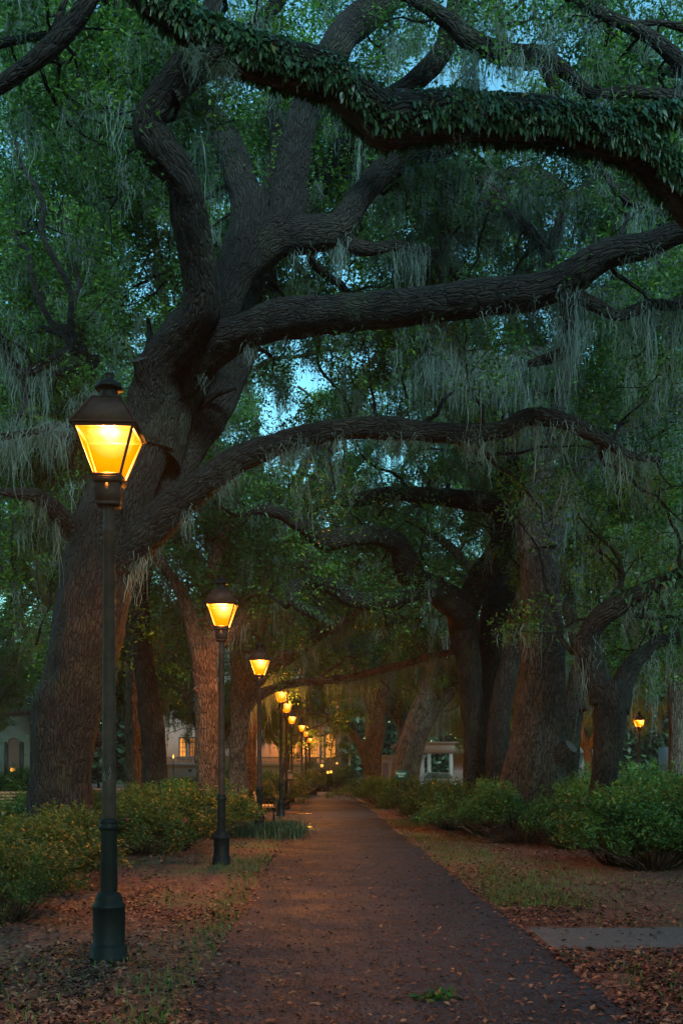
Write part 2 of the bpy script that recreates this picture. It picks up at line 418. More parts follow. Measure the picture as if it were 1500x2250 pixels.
class Tree:
    def __init__(s, name, label, seed, bark='bark', leaf='leaf', base=None, cat='tree', group=None):
        s.rng = np.random.default_rng(seed); s.seed = seed
        s.wood = Q(); s.twig = Q(); s.leaf = Q(); s.moss = Q(); s.fern = Q()
        s.name, s.label, s.bark, s.leafm, s.cat, s.group = name, label, bark, leaf, cat, group
        s.base = np.zeros(3) if base is None else np.array(base, float); s.paths = []; s.anch = []; s.extra = []
    def limb(s, ctrl, seg=24, step=.12, lump=.10, ridge=.012, flare=0.0, fern=0, fsize=.13, px=True, cap=False, mossn=0, mlen=1.0, wander=0.0, msw=.0085, mn=42, fup=.6):
        if px: c = np.array([np.append(W(a, b, d), w * .5 / F * d) for a, b, d, w in ctrl])
        else: c = np.array(ctrl, float)
        p = spline(c, step); s.seed += 1
        P = tube(s.wood, p, seg, lump, ridge, flare, s.seed, cap, wander); p = p.copy(); p[:, :3] = P
        s.paths.append(p)
        if seg >= 20 and len(p) > 30:
            for _ in range(max(1, len(p) // 45)):
                i = s.rng.integers(len(p) // 6, len(p) - 4); dd = s.rng.normal(size=3); dd[2] += .3; dd /= np.linalg.norm(dd); r_ = p[i, 3]
                if r_ < .05: continue
                q0 = p[i, :3] + dd * r_ * .6; L_ = r_ * s.rng.uniform(.7, 1.5)
                tube(s.wood, np.array([np.append(q0 + dd * L_ * t, r_ * (.42 - .16 * t)) for t in (0, .3, .6, .85, 1)]), 12, .25, 0, 0, s.seed + 50, True)
        if fern: ferns(s.fern, p, s.rng, fern, fsize, fup)
        if mossn:
            idx = s.rng.integers(0, len(p), mossn); a = p[idx, :3].copy(); a[:, 2] -= p[idx, 3] * .6
            moss(s.moss, a, mlen * (.4 + .9 * s.rng.random(len(a))), mn, .13, s.rng, msw)
        return p
    def grow(s, p, n, length=(1.6, 3.4), t0=.3, bias=(0, .5, .5), twigs=4, leafn=70, leafr=.5, leafs=.085, mossp=.3, mlen=.9, tw=1, mn=36, msw=.0085, side=1.0):
        rng = s.rng; N_ = len(p)
        for _ in range(n):
            i = min(N_ - 2, int(N_ * (t0 + (1 - t0) * rng.random())))
            T = p[i + 1, :3] - p[i, :3]; T /= np.linalg.norm(T) + 1e-9
            d = rng.normal(size=3) * side; d = d - T * (d @ T) * .8 + T * .35 + np.array(bias)
            ln = length[0] + (length[1] - length[0]) * rng.random()
            r0 = min(p[i, 3] * .45, .013 * ln + .012)
            b = wander_path(rng, p[i, :3], d, ln, r0, .008, 9, .33, .03)
            tube(s.twig, b, 5, 0)
            cen = []; an = []
            for k in range(twigs):
                j = rng.integers(3, len(b)); dd = rng.normal(size=3) + np.array([0, 0, .25])
                t = wander_path(rng, b[j, :3], dd, ln * (.22 + .3 * rng.random()), .011, .004, 5, .4)
                tube(s.twig, t, 3, 0); cen += [t[-1, :3], t[3, :3]]; an += [t[2, :3], t[-1, :3]]
            cen.append(b[-1, :3]); an += [b[4, :3], b[6, :3], b[-1, :3]]
            leaves(s.leaf, cen, leafr * (.6 + .7 * rng.random(len(cen))), leafn, leafs, rng)
            an = [a for a in an if rng.random() < mossp]
            if an: moss(s.moss, an, mlen * (.4 + rng.random(len(an))), mn, .12, rng, msw)
    def finish(s):
        root = thing(s.name, s.label, s.cat, tuple(s.base), 0, s.group)
        for nm, b, mt in (('trunk', s.wood, s.bark), ('twigs', s.twig, s.bark), ('crown', s.leaf, s.leafm), ('hanging_moss', s.moss, 'moss'), ('limb_fern', s.fern, 'fern')):
            if b.n:
                b.V = [np.concatenate(b.V) - s.base]
                o = b.build(nm, M[mt], root, smooth=nm in ('trunk', 'twigs'), bark=mt.startswith('bark'), tint=not mt.startswith('bark'))
                if nm == 'hanging_moss' or nm == 'limb_fern' : o['label'] = 'grey green moss strands hanging off its branches' if nm == 'hanging_moss' else 'green fern fronds growing along its limbs'
        for nm, b, mt in s.extra:
            b.V = [np.concatenate(b.V) - s.base]; b.build(nm, M[mt], root)
        return root


#@@TREES
# --- A: the great leaning oak left of the path --------------------------------
DA = 18.0
bA = W(140, 1874, DA); bA[2] = 0
A = Tree('live_oak', 'massive dark oak leaning right behind the nearest lamp', 11, 'bark_dark', base=bA)
tr = A.limb([(128, 1885, DA, 178), (128, 1790, DA, 144), (137, 1620, DA, 131), (184, 1400, DA, 152), (226, 1230, DA, 158), (276, 1060, DA, 142), (322, 940, DA, 126), (345, 870, DA, 110)],
            seg=72, step=.07, lump=.12, ridge=.024, flare=.14)
l1 = A.limb([(322, 980, DA, 130), (336, 880, 17.9, 105), (350, 800, 17.6, 90), (400, 735, 17.2, 84), (440, 680, 16.8, 80), (442, 600, 16.4, 76), (418, 480, 15.8, 74), (402, 400, 15.4, 74), (345, 320, 15, 82), (328, 262, 14.8, 62), (368, 190, 14.6, 58), (412, 130, 14.3, 52), (455, 60, 14, 44), (480, -60, 14, 34), (560, -300, 14, 20)],
            seg=44, step=.07, lump=.16, ridge=.02)
A.limb([(375, 210, 14.6, 50), (430, 160, 14.7, 50), (490, 128, 14.9, 40), (560, 60, 15.2, 30), (640, -30, 15.5, 24)], seg=24, lump=.15)
l2 = A.limb([(345, 1010, 18.2, 110), (392, 880, 18.5, 80), (442, 775, 18.7, 76), (500, 640, 19, 78), (535, 555, 19.2, 92), (548, 480, 19.3, 84), (530, 400, 19.5, 66), (500, 310, 19.7, 56), (452, 235, 20, 42), (400, 170, 20.2, 36), (330, 130, 20.5, 34), (285, 60, 20.8, 32), (250, -30, 21, 28)],
            seg=40, step=.08, lump=.12, ridge=.018)
l2b = A.limb([(530, 590, 19.3, 50), (572, 540, 19.3, 66), (625, 485, 19.3, 80), (640, 385, 19.4, 72), (662, 270, 19.5, 64), (688, 180, 19.6, 58), (735, 110, 19.8, 62), (770, 60, 20, 64), (850, 0, 20.2, 52), (930, -90, 20.4, 34)], seg=36, step=.09, lump=.12, ridge=.016)
A.limb([(560, 500, 19.6, 50), (590, 415, 20.2, 36), (612, 330, 20.6, 32), (602, 230, 21, 30), (640, 120, 21.3, 24)], seg=16, lump=.15)
l2d = A.limb([(515, 600, 19.3, 50), (555, 560, 19.3, 70), (610, 522, 19.3, 82), (680, 512, 19.3, 78), (745, 498, 19.4, 60), (790, 438, 19.5, 50), (850, 370, 19.7, 50), (920, 336, 19.9, 44), (975, 320, 20.1, 40), (1060, 280, 20.4, 36), (1110, 250, 20.8, 14)], seg=32, step=.1, lump=.14, ridge=.014, mossn=16, mlen=1.0)
A.limb([(700, 515, 19.3, 40), (800, 545, 19.6, 30), (880, 540, 19.8, 22), (960, 560, 20, 15)], seg=12, mossn=12, mlen=1.2)
l3 = A.limb([(405, 845, 18.1, 70), (455, 782, 17.6, 72), (520, 735, 17.2, 76), (620, 705, 16.7, 82), (750, 688, 16.1, 80), (900, 676, 15.5, 76), (1050, 655, 15, 74), (1180, 640, 14.6, 72), (1255, 606, 14.4, 72), (1330, 560, 14.2, 58), (1420, 538, 14, 54), (1500, 508, 13.8, 48), (1640, 500, 13.6, 38), (1850, 430, 13.4, 20)],
            seg=48, step=.07, lump=.10, ridge=.018, mossn=26, mlen=.6)
l3b = A.limb([(1245, 620, 14.4, 40), (1248, 700, 14.5, 30), (1240, 770, 14.7, 26), (1160, 800, 15, 14)], seg=14, lump=.2, mossn=8, mlen=1.2)
l3c = A.limb([(1262, 645, 14.4, 34), (1310, 672, 14.5, 28), (1360, 694, 14.6, 26), (1430, 668, 14.7, 24), (1500, 672, 14.8, 20), (1620, 640, 15, 12)], seg=14, lump=.2, mossn=14, mlen=1.3)
l4 = A.limb([(262, 1235, 17.9, 100), (305, 1190, 17.7, 80), (370, 1122, 17.5, 76), (432, 1076, 17.3, 62), (520, 1012, 17.1, 58), (620, 972, 16.9, 50), (750, 942, 16.7, 45), (870, 942, 16.5, 45), (1000, 952, 16.3, 40), (1100, 944, 16.1, 38), (1160, 916, 16, 38), (1235, 922, 15.9, 34), (1310, 958, 15.8, 28), (1380, 1000, 15.7, 18), (1450, 1010, 15.6, 8)],
            seg=36, step=.08, lump=.12, ridge=.014, mossn=60, mlen=.9)
l5 = A.limb([(335, 1140, 18.5, 80), (395, 1010, 18.9, 80), (470, 900, 19.4, 74), (520, 800, 19.9, 62), (550, 715, 20.3, 56), (545, 640, 20.7, 52), (590, 560, 21.2, 44), (690, 420, 21.8, 34), (760, 290, 22.3, 24)], seg=32, step=.1, lump=.12, ridge=.015)
A.limb([(430, 905, 19, 22), (468, 870, 18.8, 16), (520, 850, 18.6, 8)], seg=8)
A.limb([(170, 1185, 17.9, 50), (140, 1140, 17.6, 40), (100, 1100, 17.3, 34), (70, 1085, 17, 28), (10, 1082, 16.8, 18), (-60, 1060, 16.6, 10)], seg=18, lump=.2, mossn=8)
A.limb([(330, 860, 17.6, 40), (312, 800, 17.35, 40), (308, 788, 17.3, 42)], seg=18, lump=.05, cap=True)
A.limb([(318, 800, 17.5, 18), (330, 740, 17.6, 14), (325, 700, 17.6, 8)], seg=8)
for pth, n_, b_ in ((l1, 12, (-.8, 2.6, .4)), (l2, 22, (-.6, 3.0, .2)), (l2b, 16, (0, 3.0, .3)), (l2d, 16, (.2, 2.6, .4)), (l3, 5, (.3, 3.2, .1)), (l3c, 10, (.3, .9, .2)), (l4, 10, (.2, 2.2, .3)), (l5, 12, (.3, 2.6, .2))):
    A.grow(pth, n_, (1.6, 3.4), .45, b_, mossp=.5, mlen=1.1, leafs=.085)
def spray(T, srcs, tgts, n, seedx, w0=22, **kw):
    rg = np.random.default_rng(seedx)
    for (px, py, d) in tgts:
        e = W(px, py, d); best = None
        for sp_ in srcs:
            q = sp_[len(sp_) // 3:]; dd = np.linalg.norm(q[:, :3] - e, axis=1) + np.maximum(0, q[:, 2] - e[2]) * .5; i = dd.argmin()
            if best is None or dd[i] < best[0]: best = (dd[i], q[i])
        a = best[1][:3]; r0 = min(best[1][3] * .6, .012 * best[0] + .035); mid = a * .45 + e * .55 + rg.normal(size=3) * .5; mid[2] += .25
        m0 = a * .8 + e * .2 + rg.normal(size=3) * .25
        b = T.limb([np.append(a, r0), np.append(m0, r0 * .85), np.append(mid, r0 * .55), np.append(e, .02)], px=False, seg=8, step=.2, lump=.15, wander=.22)
        T.grow(b, n, (1.2, 2.9), .3, (0, 1.0, .15), **kw)
    return T


ra = np.random.default_rng(5)
tg = [(x + ra.uniform(-45, 45), y + ra.uniform(-40, 40), ra.uniform(24, 30)) for x, y in
      [(250, 40), (60, 60), (480, 40), (600, 60), (180, 180), (40, 220), (560, 250), (250, 300), (90, 340), (480, 300), (700, 320), (210, 430), (60, 470), (330, 480), (480, 420), (150, 570), (320, 600), (40, 620), (640, 620), (780, 600), (720, 420), (820, 300), (900, 430), (960, 560), (620, 820), (720, 860), (860, 800), (250, 720), (150, 680), (560, 700)]]
spray(A, [l1, l2, l2b, l2d, l5], tg, 9, 6, mossp=.22, mlen=1.1, leafs=.11, leafn=58, leafr=.55)
A.finish()

# --- B: fern-covered limb of the oak standing outside on the right --------------
bB = np.array([6.6, 13.2, 0])
B = Tree('live_oak', 'nearest live oak whose fern covered limb sweeps across the top of the picture', 21, 'bark_dark', base=bB)
B.limb([(6.6, 13.3, -.05, .75), (6.55, 13.2, 1.2, .58), (6.4, 13, 3.2, .52), (6.0, 12.5, 5.0, .46), (5.2, 11.9, 6.3, .36)], px=False, seg=40, step=.12, flare=.4, ridge=.02)
fl = B.limb([(1760, 800, 11.9, 110), (1640, 600, 11.4, 96), (1560, 480, 11, 88), (1495, 412, 10.8, 82), (1445, 365, 10.7, 80), (1390, 318, 10.5, 84), (1300, 288, 10.4, 88), (1200, 272, 10.3, 88), (1100, 262, 10.2, 90), (1000, 252, 10.1, 92), (900, 262, 10, 98), (845, 268, 10, 104), (790, 222, 9.9, 92), (720, 170, 9.8, 84), (620, 142, 9.7, 88), (530, 112, 9.6, 84), (430, 62, 9.5, 72), (340, 0, 9.4, 60), (250, -80, 9.3, 46), (130, -220, 9.2, 30)],
            seg=44, step=.06, lump=.14, ridge=.016)
ferns(B.fern, fl[int(len(fl) * .24):int(len(fl) * .93)], B.rng, 2400, .068, .85)
ferns(B.fern, fl[int(len(fl) * .22):int(len(fl) * .95)], B.rng, 5200, .042, .9)
fl2 = B.limb([(1330, 285, 10.4, 60), (1410, 262, 10.4, 48), (1480, 250, 10.5, 44), (1580, 240, 10.6, 40), (1750, 180, 10.8, 24)], seg=20, step=.1)
ferns(B.fern, fl2, B.rng, 1100, .08, .7)
ferns(B.fern, fl2, B.rng, 2200, .045, .8)
B.limb([(845, 250, 10, 70), (842, 290, 9.95, 46), (838, 306, 9.92, 22)], seg=16, cap=True, lump=.2)
moss(B.moss, [W(1035, 150, 10), W(1030, 120, 10.05), (W(1040, 180, 9.95)), W(430, 110, 9.3), W(500, 140, 9.5), W(480, 160, 9.7)], np.array([1.3, 1.1, .9, .35, .5, .5]), 110, .035, B.rng, .005)
moss(B.moss, fl[::14, :3] - np.array([0, 0, .1]), .35, 12, .1, B.rng, .006)
B.finish()

# --- U: overhead oak limbs at the top right and top left ------------------------------
bU = np.array([10.5, 20.5, 0])
U = Tree('live_oak', 'oak outside the right edge with bare crooked limbs crossing the blue sky patch', 31, 'bark_dark', base=bU)
U.limb([(10.5, 20.5, -.05, .7), (10.3, 20.4, 2, .5), (9.8, 20, 5, .44), (9.3, 19.2, 8, .38)], px=False, seg=28, flare=.4)
u1 = U.limb([(1800, 900, 19, 80), (1680, 620, 18.5, 60), (1620, 420, 18, 44), (1540, 200, 17.6, 34), (1450, 100, 17.2, 28), (1370, 52, 17, 26), (1270, 5, 16.8, 24), (1180, -60, 16.6, 20)], seg=18, mossn=12)
u2 = U.limb([(1560, 230, 17.6, 26), (1400, 202, 17.4, 22), (1300, 206, 17.3, 20), (1255, 170, 17.2, 26), (1190, 125, 17.1, 36), (1110, 118, 17, 40), (1040, 92, 16.9, 40), (985, 45, 16.8, 34), (900, -8, 16.7, 28), (800, -60, 16.6, 20)], seg=22, step=.09, lump=.18, mossn=10, mlen=1.1)
U.limb([(1190, 128, 17.1, 30), (1210, 175, 17.1, 28), (1222, 215, 17.2, 24), (1228, 262, 17.3, 18)], seg=12, lump=.2)
u3 = U.limb([(1012, -40, 17.5, 48), (998, 40, 17.6, 46), (970, 115, 17.7, 44), (910, 180, 17.8, 42), (850, 215, 18, 36), (760, 250, 18.3, 28)], seg=20, lump=.12, mossn=5, mlen=.9)
u4 = U.limb([(1640, 520, 18.2, 30), (1500, 480, 18, 18), (1440, 462, 17.9, 17), (1375, 440, 17.8, 15), (1335, 392, 17.8, 12), (1310, 330, 17.8, 8)], seg=10, mossn=8)
u5 = U.limb([(1110, 120, 17, 22), (1098, 60, 17, 20), (1092, -20, 17, 18)], seg=10)
u6 = U.limb([(1380, 55, 17, 14), (1450, 50, 17.2, 12), (1520, 70, 17.4, 12)], seg=8)
for pth, n_ in ((u1, 12), (u2, 9), (u4, 6), (u6, 4), (u5, 3)):
    U.grow(pth, n_, (1.2, 2.6), .25, (0, .5, .3), mossp=.35, mlen=1.0, leafn=60)
tg = [(x, y, ra.uniform(19, 24)) for x, y in [(1300, 60), (1420, 160), (1380, 230), (1480, 40), (1450, 380), (1400, 430), (1560, 300), (1330, 340)]]
spray(U, [u1, u2, u3, u4], tg, 6, 16, mossp=.25, mlen=1.0, leafs=.10, leafn=50)
U.finish()

bL = np.array([-9.5, 15.0, 0])
LT = Tree('live_oak', 'oak outside the left edge with a dark limb rising into the upper left corner', 41, 'bark_dark', base=bL)
LT.limb([(-9.5, 15, -.05, .6), (-9.4, 15, 2, .44), (-9.0, 15, 5, .4), (-8.2, 14.8, 7.6, .3)], px=False, seg=24, flare=.4)
a1 = LT.limb([(-440, 800, 14.8, 70), (-260, 480, 14.5, 50), (-60, 240, 14.2, 34), (0, 188, 14, 32), (80, 130, 13.8, 34), (140, 75, 13.7, 40), (185, 20, 13.6, 38), (230, -60, 13.5, 30), (330, -220, 13.4, 20)], seg=20, lump=.12)
a2 = LT.limb([(-90, 120, 14.2, 18), (0, 96, 14.2, 16), (60, 84, 14.1, 15), (115, 70, 13.9, 16), (140, 10, 13.8, 14), (170, -70, 13.8, 12)], seg=12)
a3 = LT.limb([(-120, 640, 17, 20), (-10, 735, 17.5, 22), (40, 815, 17.8, 22), (100, 800, 18, 20), (165, 768, 18.2, 24), (195, 800, 18.4, 26), (190, 880, 18.5, 14)], seg=12, lump=.2, mossn=14, mlen=1.2)
a4 = LT.limb([(40, 815, 17.8, 18), (60, 870, 17.9, 12), (20, 960, 18, 8)], seg=8, mossn=6, mlen=1.0)
a5 = LT.limb([(-200, 900, 15, 30), (-60, 960, 15.3, 22), (60, 950, 15.6, 16), (130, 930, 15.8, 10)], seg=10, mossn=34, mlen=1.0)
for pth, n_ in ((a1, 10), (a3, 5), (a2, 6)):
    LT.grow(pth, n_, (1.2, 2.8), .3, (0, .9, -.1), mossp=.35, mlen=1.0)
tg = [(x, y, ra.uniform(22, 28)) for x, y in [(-60, 100), (20, 20), (-40, 330), (40, 400), (-80, 520), (20, 560), (90, 760), (-40, 860), (40, 1000), (110, 1060), (-60, 1150), (120, 890), (60, 1200), (20, 1330), (90, 1420)]]
spray(LT, [a1, a3, a5], tg, 9, 17, mossp=.3, mlen=1.2, leafs=.11, leafn=58)
LT.finish()

# --- C: forked oak with fern-clad arching branches ------------------------------------
DC = 28.0
bC = W(1040, 1808, DC); bC[2] = 0
Ct = Tree('live_oak', 'forked oak right of the path with a fern clad branch arching left in a loop', 51, 'bark_dark', base=bC)
Ct.limb([(1050, 1815, DC, 76), (1046, 1720, DC, 56), (1042, 1600, DC, 50), (1030, 1480, DC, 52), (1016, 1390, DC, 60), (1012, 1335, DC, 56)], seg=40, step=.1, flare=.4, ridge=.022)
c1 = Ct.limb([(1022, 1380, DC, 60), (1005, 1335, 27.6, 68), (955, 1300, 27.1, 58), (912, 1278, 26.5, 55), (893, 1236, 26.1, 55), (872, 1195, 25.7, 48), (820, 1176, 25.1, 42), (760, 1182, 24.6, 40), (705, 1186, 24.2, 40), (672, 1155, 23.8, 38), (622, 1128, 23.4, 32), (562, 1118, 23.1, 25), (520, 1128, 22.7, 15), (470, 1100, 22.3, 10)],
             seg=24, step=.1, lump=.2, fern=520, fsize=.06, fup=.55)
c2 = Ct.limb([(930, 1288, 26.7, 40), (880, 1310, 26.1, 38), (830, 1322, 25.7, 35), (780, 1318, 25.3, 35), (735, 1290, 25.0, 35), (690, 1280, 24.6, 35), (648, 1290, 24.2, 30), (645, 1320, 24.0, 25), (690, 1350, 23.8, 22), (728, 1372, 23.6, 12)],
             seg=20, step=.1, lump=.2, fern=520, fsize=.06, fup=.6)
c3 = Ct.limb([(1018, 1370, DC, 50), (1040, 1300, 28, 52), (1072, 1245, 28, 50), (1100, 1190, 28, 45), (1106, 1145, 28, 42), (1080, 1110, 27.8, 40), (1020, 1098, 27.5, 38), (940, 1090, 27.2, 35), (860, 1085, 27, 32), (780, 1100, 26.8, 25), (700, 1110, 26.6, 15)],
             seg=20, step=.1, lump=.18, fern=400, fsize=.06)
c4 = Ct.limb([(1100, 1180, 28, 32), (1130, 1150, 28.2, 28), (1150, 1080, 28.4, 26), (1120, 1000, 28.6, 30), (1100, 900, 28.8, 30), (1060, 780, 29, 20)], seg=16, lump=.15, mossn=14, mlen=1.4)
for pth, n_, b_ in ((c1, 12, (0, 3, .5)), (c2, 10, (0, 3, .1)), (c3, 12, (0, 3, .5)), (c4, 10, (0, 1.5, .5))):
    Ct.grow(pth, n_, (1.5, 3.6), .2, b_, mossp=.12, mlen=1.2, leafs=.10, leafn=60, mn=24, msw=.009)
Ct.finish()

# --- C2 --------------------------------------------------------------------------------
def simple_tree(name, label, seed, trunk, limbs, d, bark='bark', grow=10, growlen=(1.5, 3.6), leafs=.11, mossn=10, mlen=1.2, flare=.15, bias=(0, 1.4, .5), leafn=60, mossp=.3):
    b = W(trunk[0][0], HY + CAMH * F / d, d); b[2] = 0
    T = Tree(name, label, seed, bark, base=b)
    t = [(trunk[0][0], HY + CAMH * F / d + 6, d, trunk[0][1] * 1.15)] + [(x, y, d, w) for x, w, y in [(q[0], q[1], q[2]) for q in trunk]]
    p = T.limb(t, seg=36, step=.12, flare=flare, ridge=.02, lump=.12); ps = [p]
    for lb in limbs:
        ps.append(T.limb(lb, seg=16, step=.14, lump=.16, mossn=mossn, mlen=mlen, msw=.009, mn=30))
    for q in ps[1:]:
        T.grow(q, grow, growlen, .25, bias, mossp=mossp, mlen=mlen, leafs=leafs, leafn=leafn, mn=24, msw=.009)
    return T, ps


T, _ = simple_tree('live_oak', 'bluish dark oak trunk bending right just behind the forked oak', 61,
    [(1068, 50, 1700), (1066, 50, 1560), (1072, 58, 1430), (1085, 60, 1340)],
    [[(1085, 1360, 31, 58), (1112, 1290, 31, 52), (1150, 1258, 31, 44), (1210, 1240, 31, 36), (1290, 1180, 31, 26), (1360, 1100, 31, 16)],
     [(1082, 1350, 31, 50), (1090, 1260, 31.3, 40), (1125, 1150, 31.6, 34), (1110, 1030, 32, 30), (1090, 900, 32, 20)]], 31, 'bark_dark', 12)
T.finish()
T, _ = simple_tree('live_oak', 'brown oak trunk leaning right between the forked oak and the thickest trunk', 71,
    [(1092, 46, 1700), (1098, 44, 1560), (1122, 44, 1450), (1145, 40, 1390)],
    [[(1140, 1400, 27, 40), (1170, 1330, 27.3, 30), (1240, 1260, 27.6, 24), (1320, 1200, 28, 14)]], 27, 'bark_dark', 10)
T.finish()

# --- D: thickest trunk on the right -------------------------------------------------
DD = 22.0
bD = W(1182, 1839, DD); bD[2] = 0
D = Tree('live_oak', 'thickest live oak right of the path with rough grey bark and moss veils above', 81, 'bark', base=bD)
D.limb([(1170, 1848, DD, 168), (1174, 1750, DD, 140), (1180, 1650, DD, 126), (1190, 1540, DD, 108), (1196, 1420, DD, 92), (1186, 1320, DD, 82), (1176, 1220, DD, 72), (1166, 1150, DD, 62)], seg=64, step=.07, lump=.14, ridge=.028, flare=.12)
d1 = D.limb([(1180, 1210, DD, 76), (1168, 1130, DD, 60), (1180, 1060, 21.8, 48), (1205, 990, 21.6, 40), (1225, 900, 21.4, 34), (1240, 790, 21.2, 32), (1248, 680, 21, 30), (1200, 560, 20.8, 26), (1130, 480, 20.6, 22), (1050, 440, 20.4, 14)], seg=28, step=.1, lump=.16, ridge=.016, mossn=30, mlen=1.4)
d2 = D.limb([(1185, 1230, DD, 60), (1215, 1180, 22.2, 44), (1235, 1100, 22.6, 36), (1300, 1000, 23, 28), (1400, 930, 23.4, 22), (1500, 900, 23.8, 14)], seg=18, lump=.15, mossn=62, mlen=1.3)
d3 = D.limb([(1248, 700, 21, 24), (1320, 640, 20.6, 20), (1400, 600, 20.2, 18), (1480, 590, 20, 16), (1560, 540, 19.8, 10)], seg=14, lump=.2, mossn=62, mlen=1.5)
d4 = D.limb([(1236, 800, 21.2, 22), (1180, 770, 21, 18), (1100, 790, 20.8, 14), (1020, 770, 20.6, 12), (940, 780, 20.4, 8)], seg=12, lump=.2, mossn=62, mlen=1.3)
d5 = D.limb([(1130, 480, 20.6, 24), (1060, 400, 21, 28), (985, 380, 21.4, 30), (985, 470, 21.6, 30), (970, 560, 21.8, 16)], seg=12, lump=.2, mossn=26, mlen=1.3)
d6 = D.limb([(1200, 560, 20.8, 22), (1240, 440, 21, 20), (1190, 385, 21.2, 22), (1110, 382, 21.4, 22), (1020, 376, 21.6, 20)], seg=12, lump=.2, mossn=54, mlen=1.4)
d7 = D.limb([(1240, 440, 21, 18), (1330, 380, 21, 16), (1420, 330, 21, 14), (1500, 320, 21, 12)], seg=12, lump=.2, mossn=56, mlen=1.5)
for pth, n_ in ((d1, 14), (d2, 12), (d3, 9), (d4, 8), (d5, 7), (d6, 8), (d7, 8)):
    D.grow(pth, n_, (1.2, 3.0), .3, (0, 1.6, .3), mossp=.55, mlen=1.5, leafn=50, mn=40)
tg = [(x + ra.uniform(-30, 30), y + ra.uniform(-30, 30), ra.uniform(25, 30)) for x, y in [(1100, 480), (1250, 470), (1400, 480), (1050, 600), (1180, 540), (1320, 520), (1000, 740), (900, 760), (1120, 740), (1350, 760), (1460, 780), (1420, 640), (1300, 840), (1440, 900), (1500, 1000), (1380, 1060), (1000, 900), (880, 880), (1320, 1140), (1460, 1160), (1080, 940)]]
spray(D, [d1, d2, d3, d4, d5, d6, d7], tg, 8, 18, mossp=.4, mlen=1.4, leafs=.11, leafn=55)
D.finish()
T, _ = simple_tree('live_oak', 'oak trunk tucked against the right side of the thickest trunk, forking in a narrow V', 91,
    [(1242, 54, 1700), (1252, 50, 1600), (1270, 44, 1500), (1288, 40, 1430)],
    [[(1285, 1440, 25, 42), (1262, 1390, 25.2, 34), (1250, 1300, 25.5, 28), (1290, 1180, 26, 20)],
     [(1288, 1440, 25, 36), (1330, 1380, 25.3, 30), (1400, 1330, 25.6, 22), (1480, 1290, 26, 14)]], 25, 'bark_dark', 11)
T.finish()
DE = 18.5
T, ps = simple_tree('live_oak', 'slender dark oak on the right whose trunk splits into two arms above the azaleas', 101,
    [(1316, 58, 1830), (1318, 54, 1760), (1334, 60, 1650), (1342, 72, 1560), (1333, 84, 1500)],
    [[(1325, 1540, DE, 70), (1303, 1470, DE, 56), (1292, 1405, 18.4, 50), (1325, 1350, 18.2, 44), (1378, 1318, 18, 40), (1440, 1285, 17.8, 30), (1540, 1240, 17.6, 18)],
     [(1350, 1560, DE, 60), (1372, 1490, 18.7, 44), (1405, 1440, 18.9, 32), (1470, 1400, 19.2, 20), (1560, 1380, 19.5, 10)]], DE, 'bark_dark', 9, leafs=.09)
ferns(T.fern, ps[1][int(len(ps[1]) * .5):], T.rng, 160, .14, .7)
T.finish()
# --- far trees along the tunnel ------------------------------------------------------
T, _ = simple_tree('live_oak', 'olive lit oak leaning right above the hedge beside the white gateway', 111,
    [(892, 60, 1700), (908, 56, 1630), (930, 52, 1560), (950, 46, 1490)],
    [[(945, 1510, 48, 46), (965, 1450, 48, 36), (990, 1390, 48, 28), (1000, 1300, 48, 20)],
     [(915, 1620, 48, 30), (955, 1560, 48, 26), (1000, 1510, 48, 20), (1040, 1440, 48, 14)],
     [(948, 1500, 48, 30), (930, 1420, 48, 24), (880, 1360, 48, 18), (820, 1330, 48, 10)]], 48, 'bark_far', 14, (2, 4.5), .17, 26, 2.0, mossp=.6)
T.finish()
T, _ = simple_tree('live_oak', 'far oak at the path end with a limb arching left before the house', 121,
    [(820, 34, 1700), (822, 34, 1650), (828, 34, 1600), (835, 30, 1540)],
    [[(808, 1700, 62, 20), (796, 1645, 62, 20), (770, 1605, 62, 18), (735, 1580, 62, 15), (690, 1568, 62, 12), (640, 1560, 62, 8)],
     [(835, 1550, 62, 28), (850, 1490, 62, 22), (880, 1420, 62, 16)],
     [(828, 1590, 62, 22), (800, 1520, 62, 18), (740, 1460, 62, 12)]], 62, 'bark_far', 13, (2, 5), .2, 30, 2.6, mossp=.6)
T.finish()
# left middle distance
T, _ = simple_tree('live_oak', 'dark straight oak trunk right of the big leaning oak with a pale scar high up', 131,
    [(342, 52, 1700), (335, 50, 1600), (322, 46, 1500), (312, 40, 1380), (305, 36, 1280)],
    [[(310, 1300, 27, 38), (300, 1180, 27, 32), (250, 1050, 27, 26), (180, 950, 27, 18)],
     [(308, 1310, 27, 30), (340, 1200, 27.4, 24), (400, 1100, 28, 16)]], 27, 'bark_dark', 14, leafs=.11)
T.finish()
T, _ = simple_tree('live_oak', 'thin dark trunk half hidden behind the trunk with the pale scar', 141,
    [(293, 32, 1700), (292, 32, 1560), (293, 28, 1440)],
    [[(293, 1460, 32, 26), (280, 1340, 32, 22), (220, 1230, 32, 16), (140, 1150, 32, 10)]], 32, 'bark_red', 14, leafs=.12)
T.finish()
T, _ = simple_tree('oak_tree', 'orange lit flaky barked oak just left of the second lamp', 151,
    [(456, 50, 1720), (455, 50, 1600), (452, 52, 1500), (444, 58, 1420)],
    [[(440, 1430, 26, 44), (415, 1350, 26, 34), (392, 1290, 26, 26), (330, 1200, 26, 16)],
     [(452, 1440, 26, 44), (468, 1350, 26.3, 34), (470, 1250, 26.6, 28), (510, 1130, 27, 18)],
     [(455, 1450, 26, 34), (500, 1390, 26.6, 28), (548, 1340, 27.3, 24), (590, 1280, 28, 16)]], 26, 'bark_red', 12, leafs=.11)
T.finish()
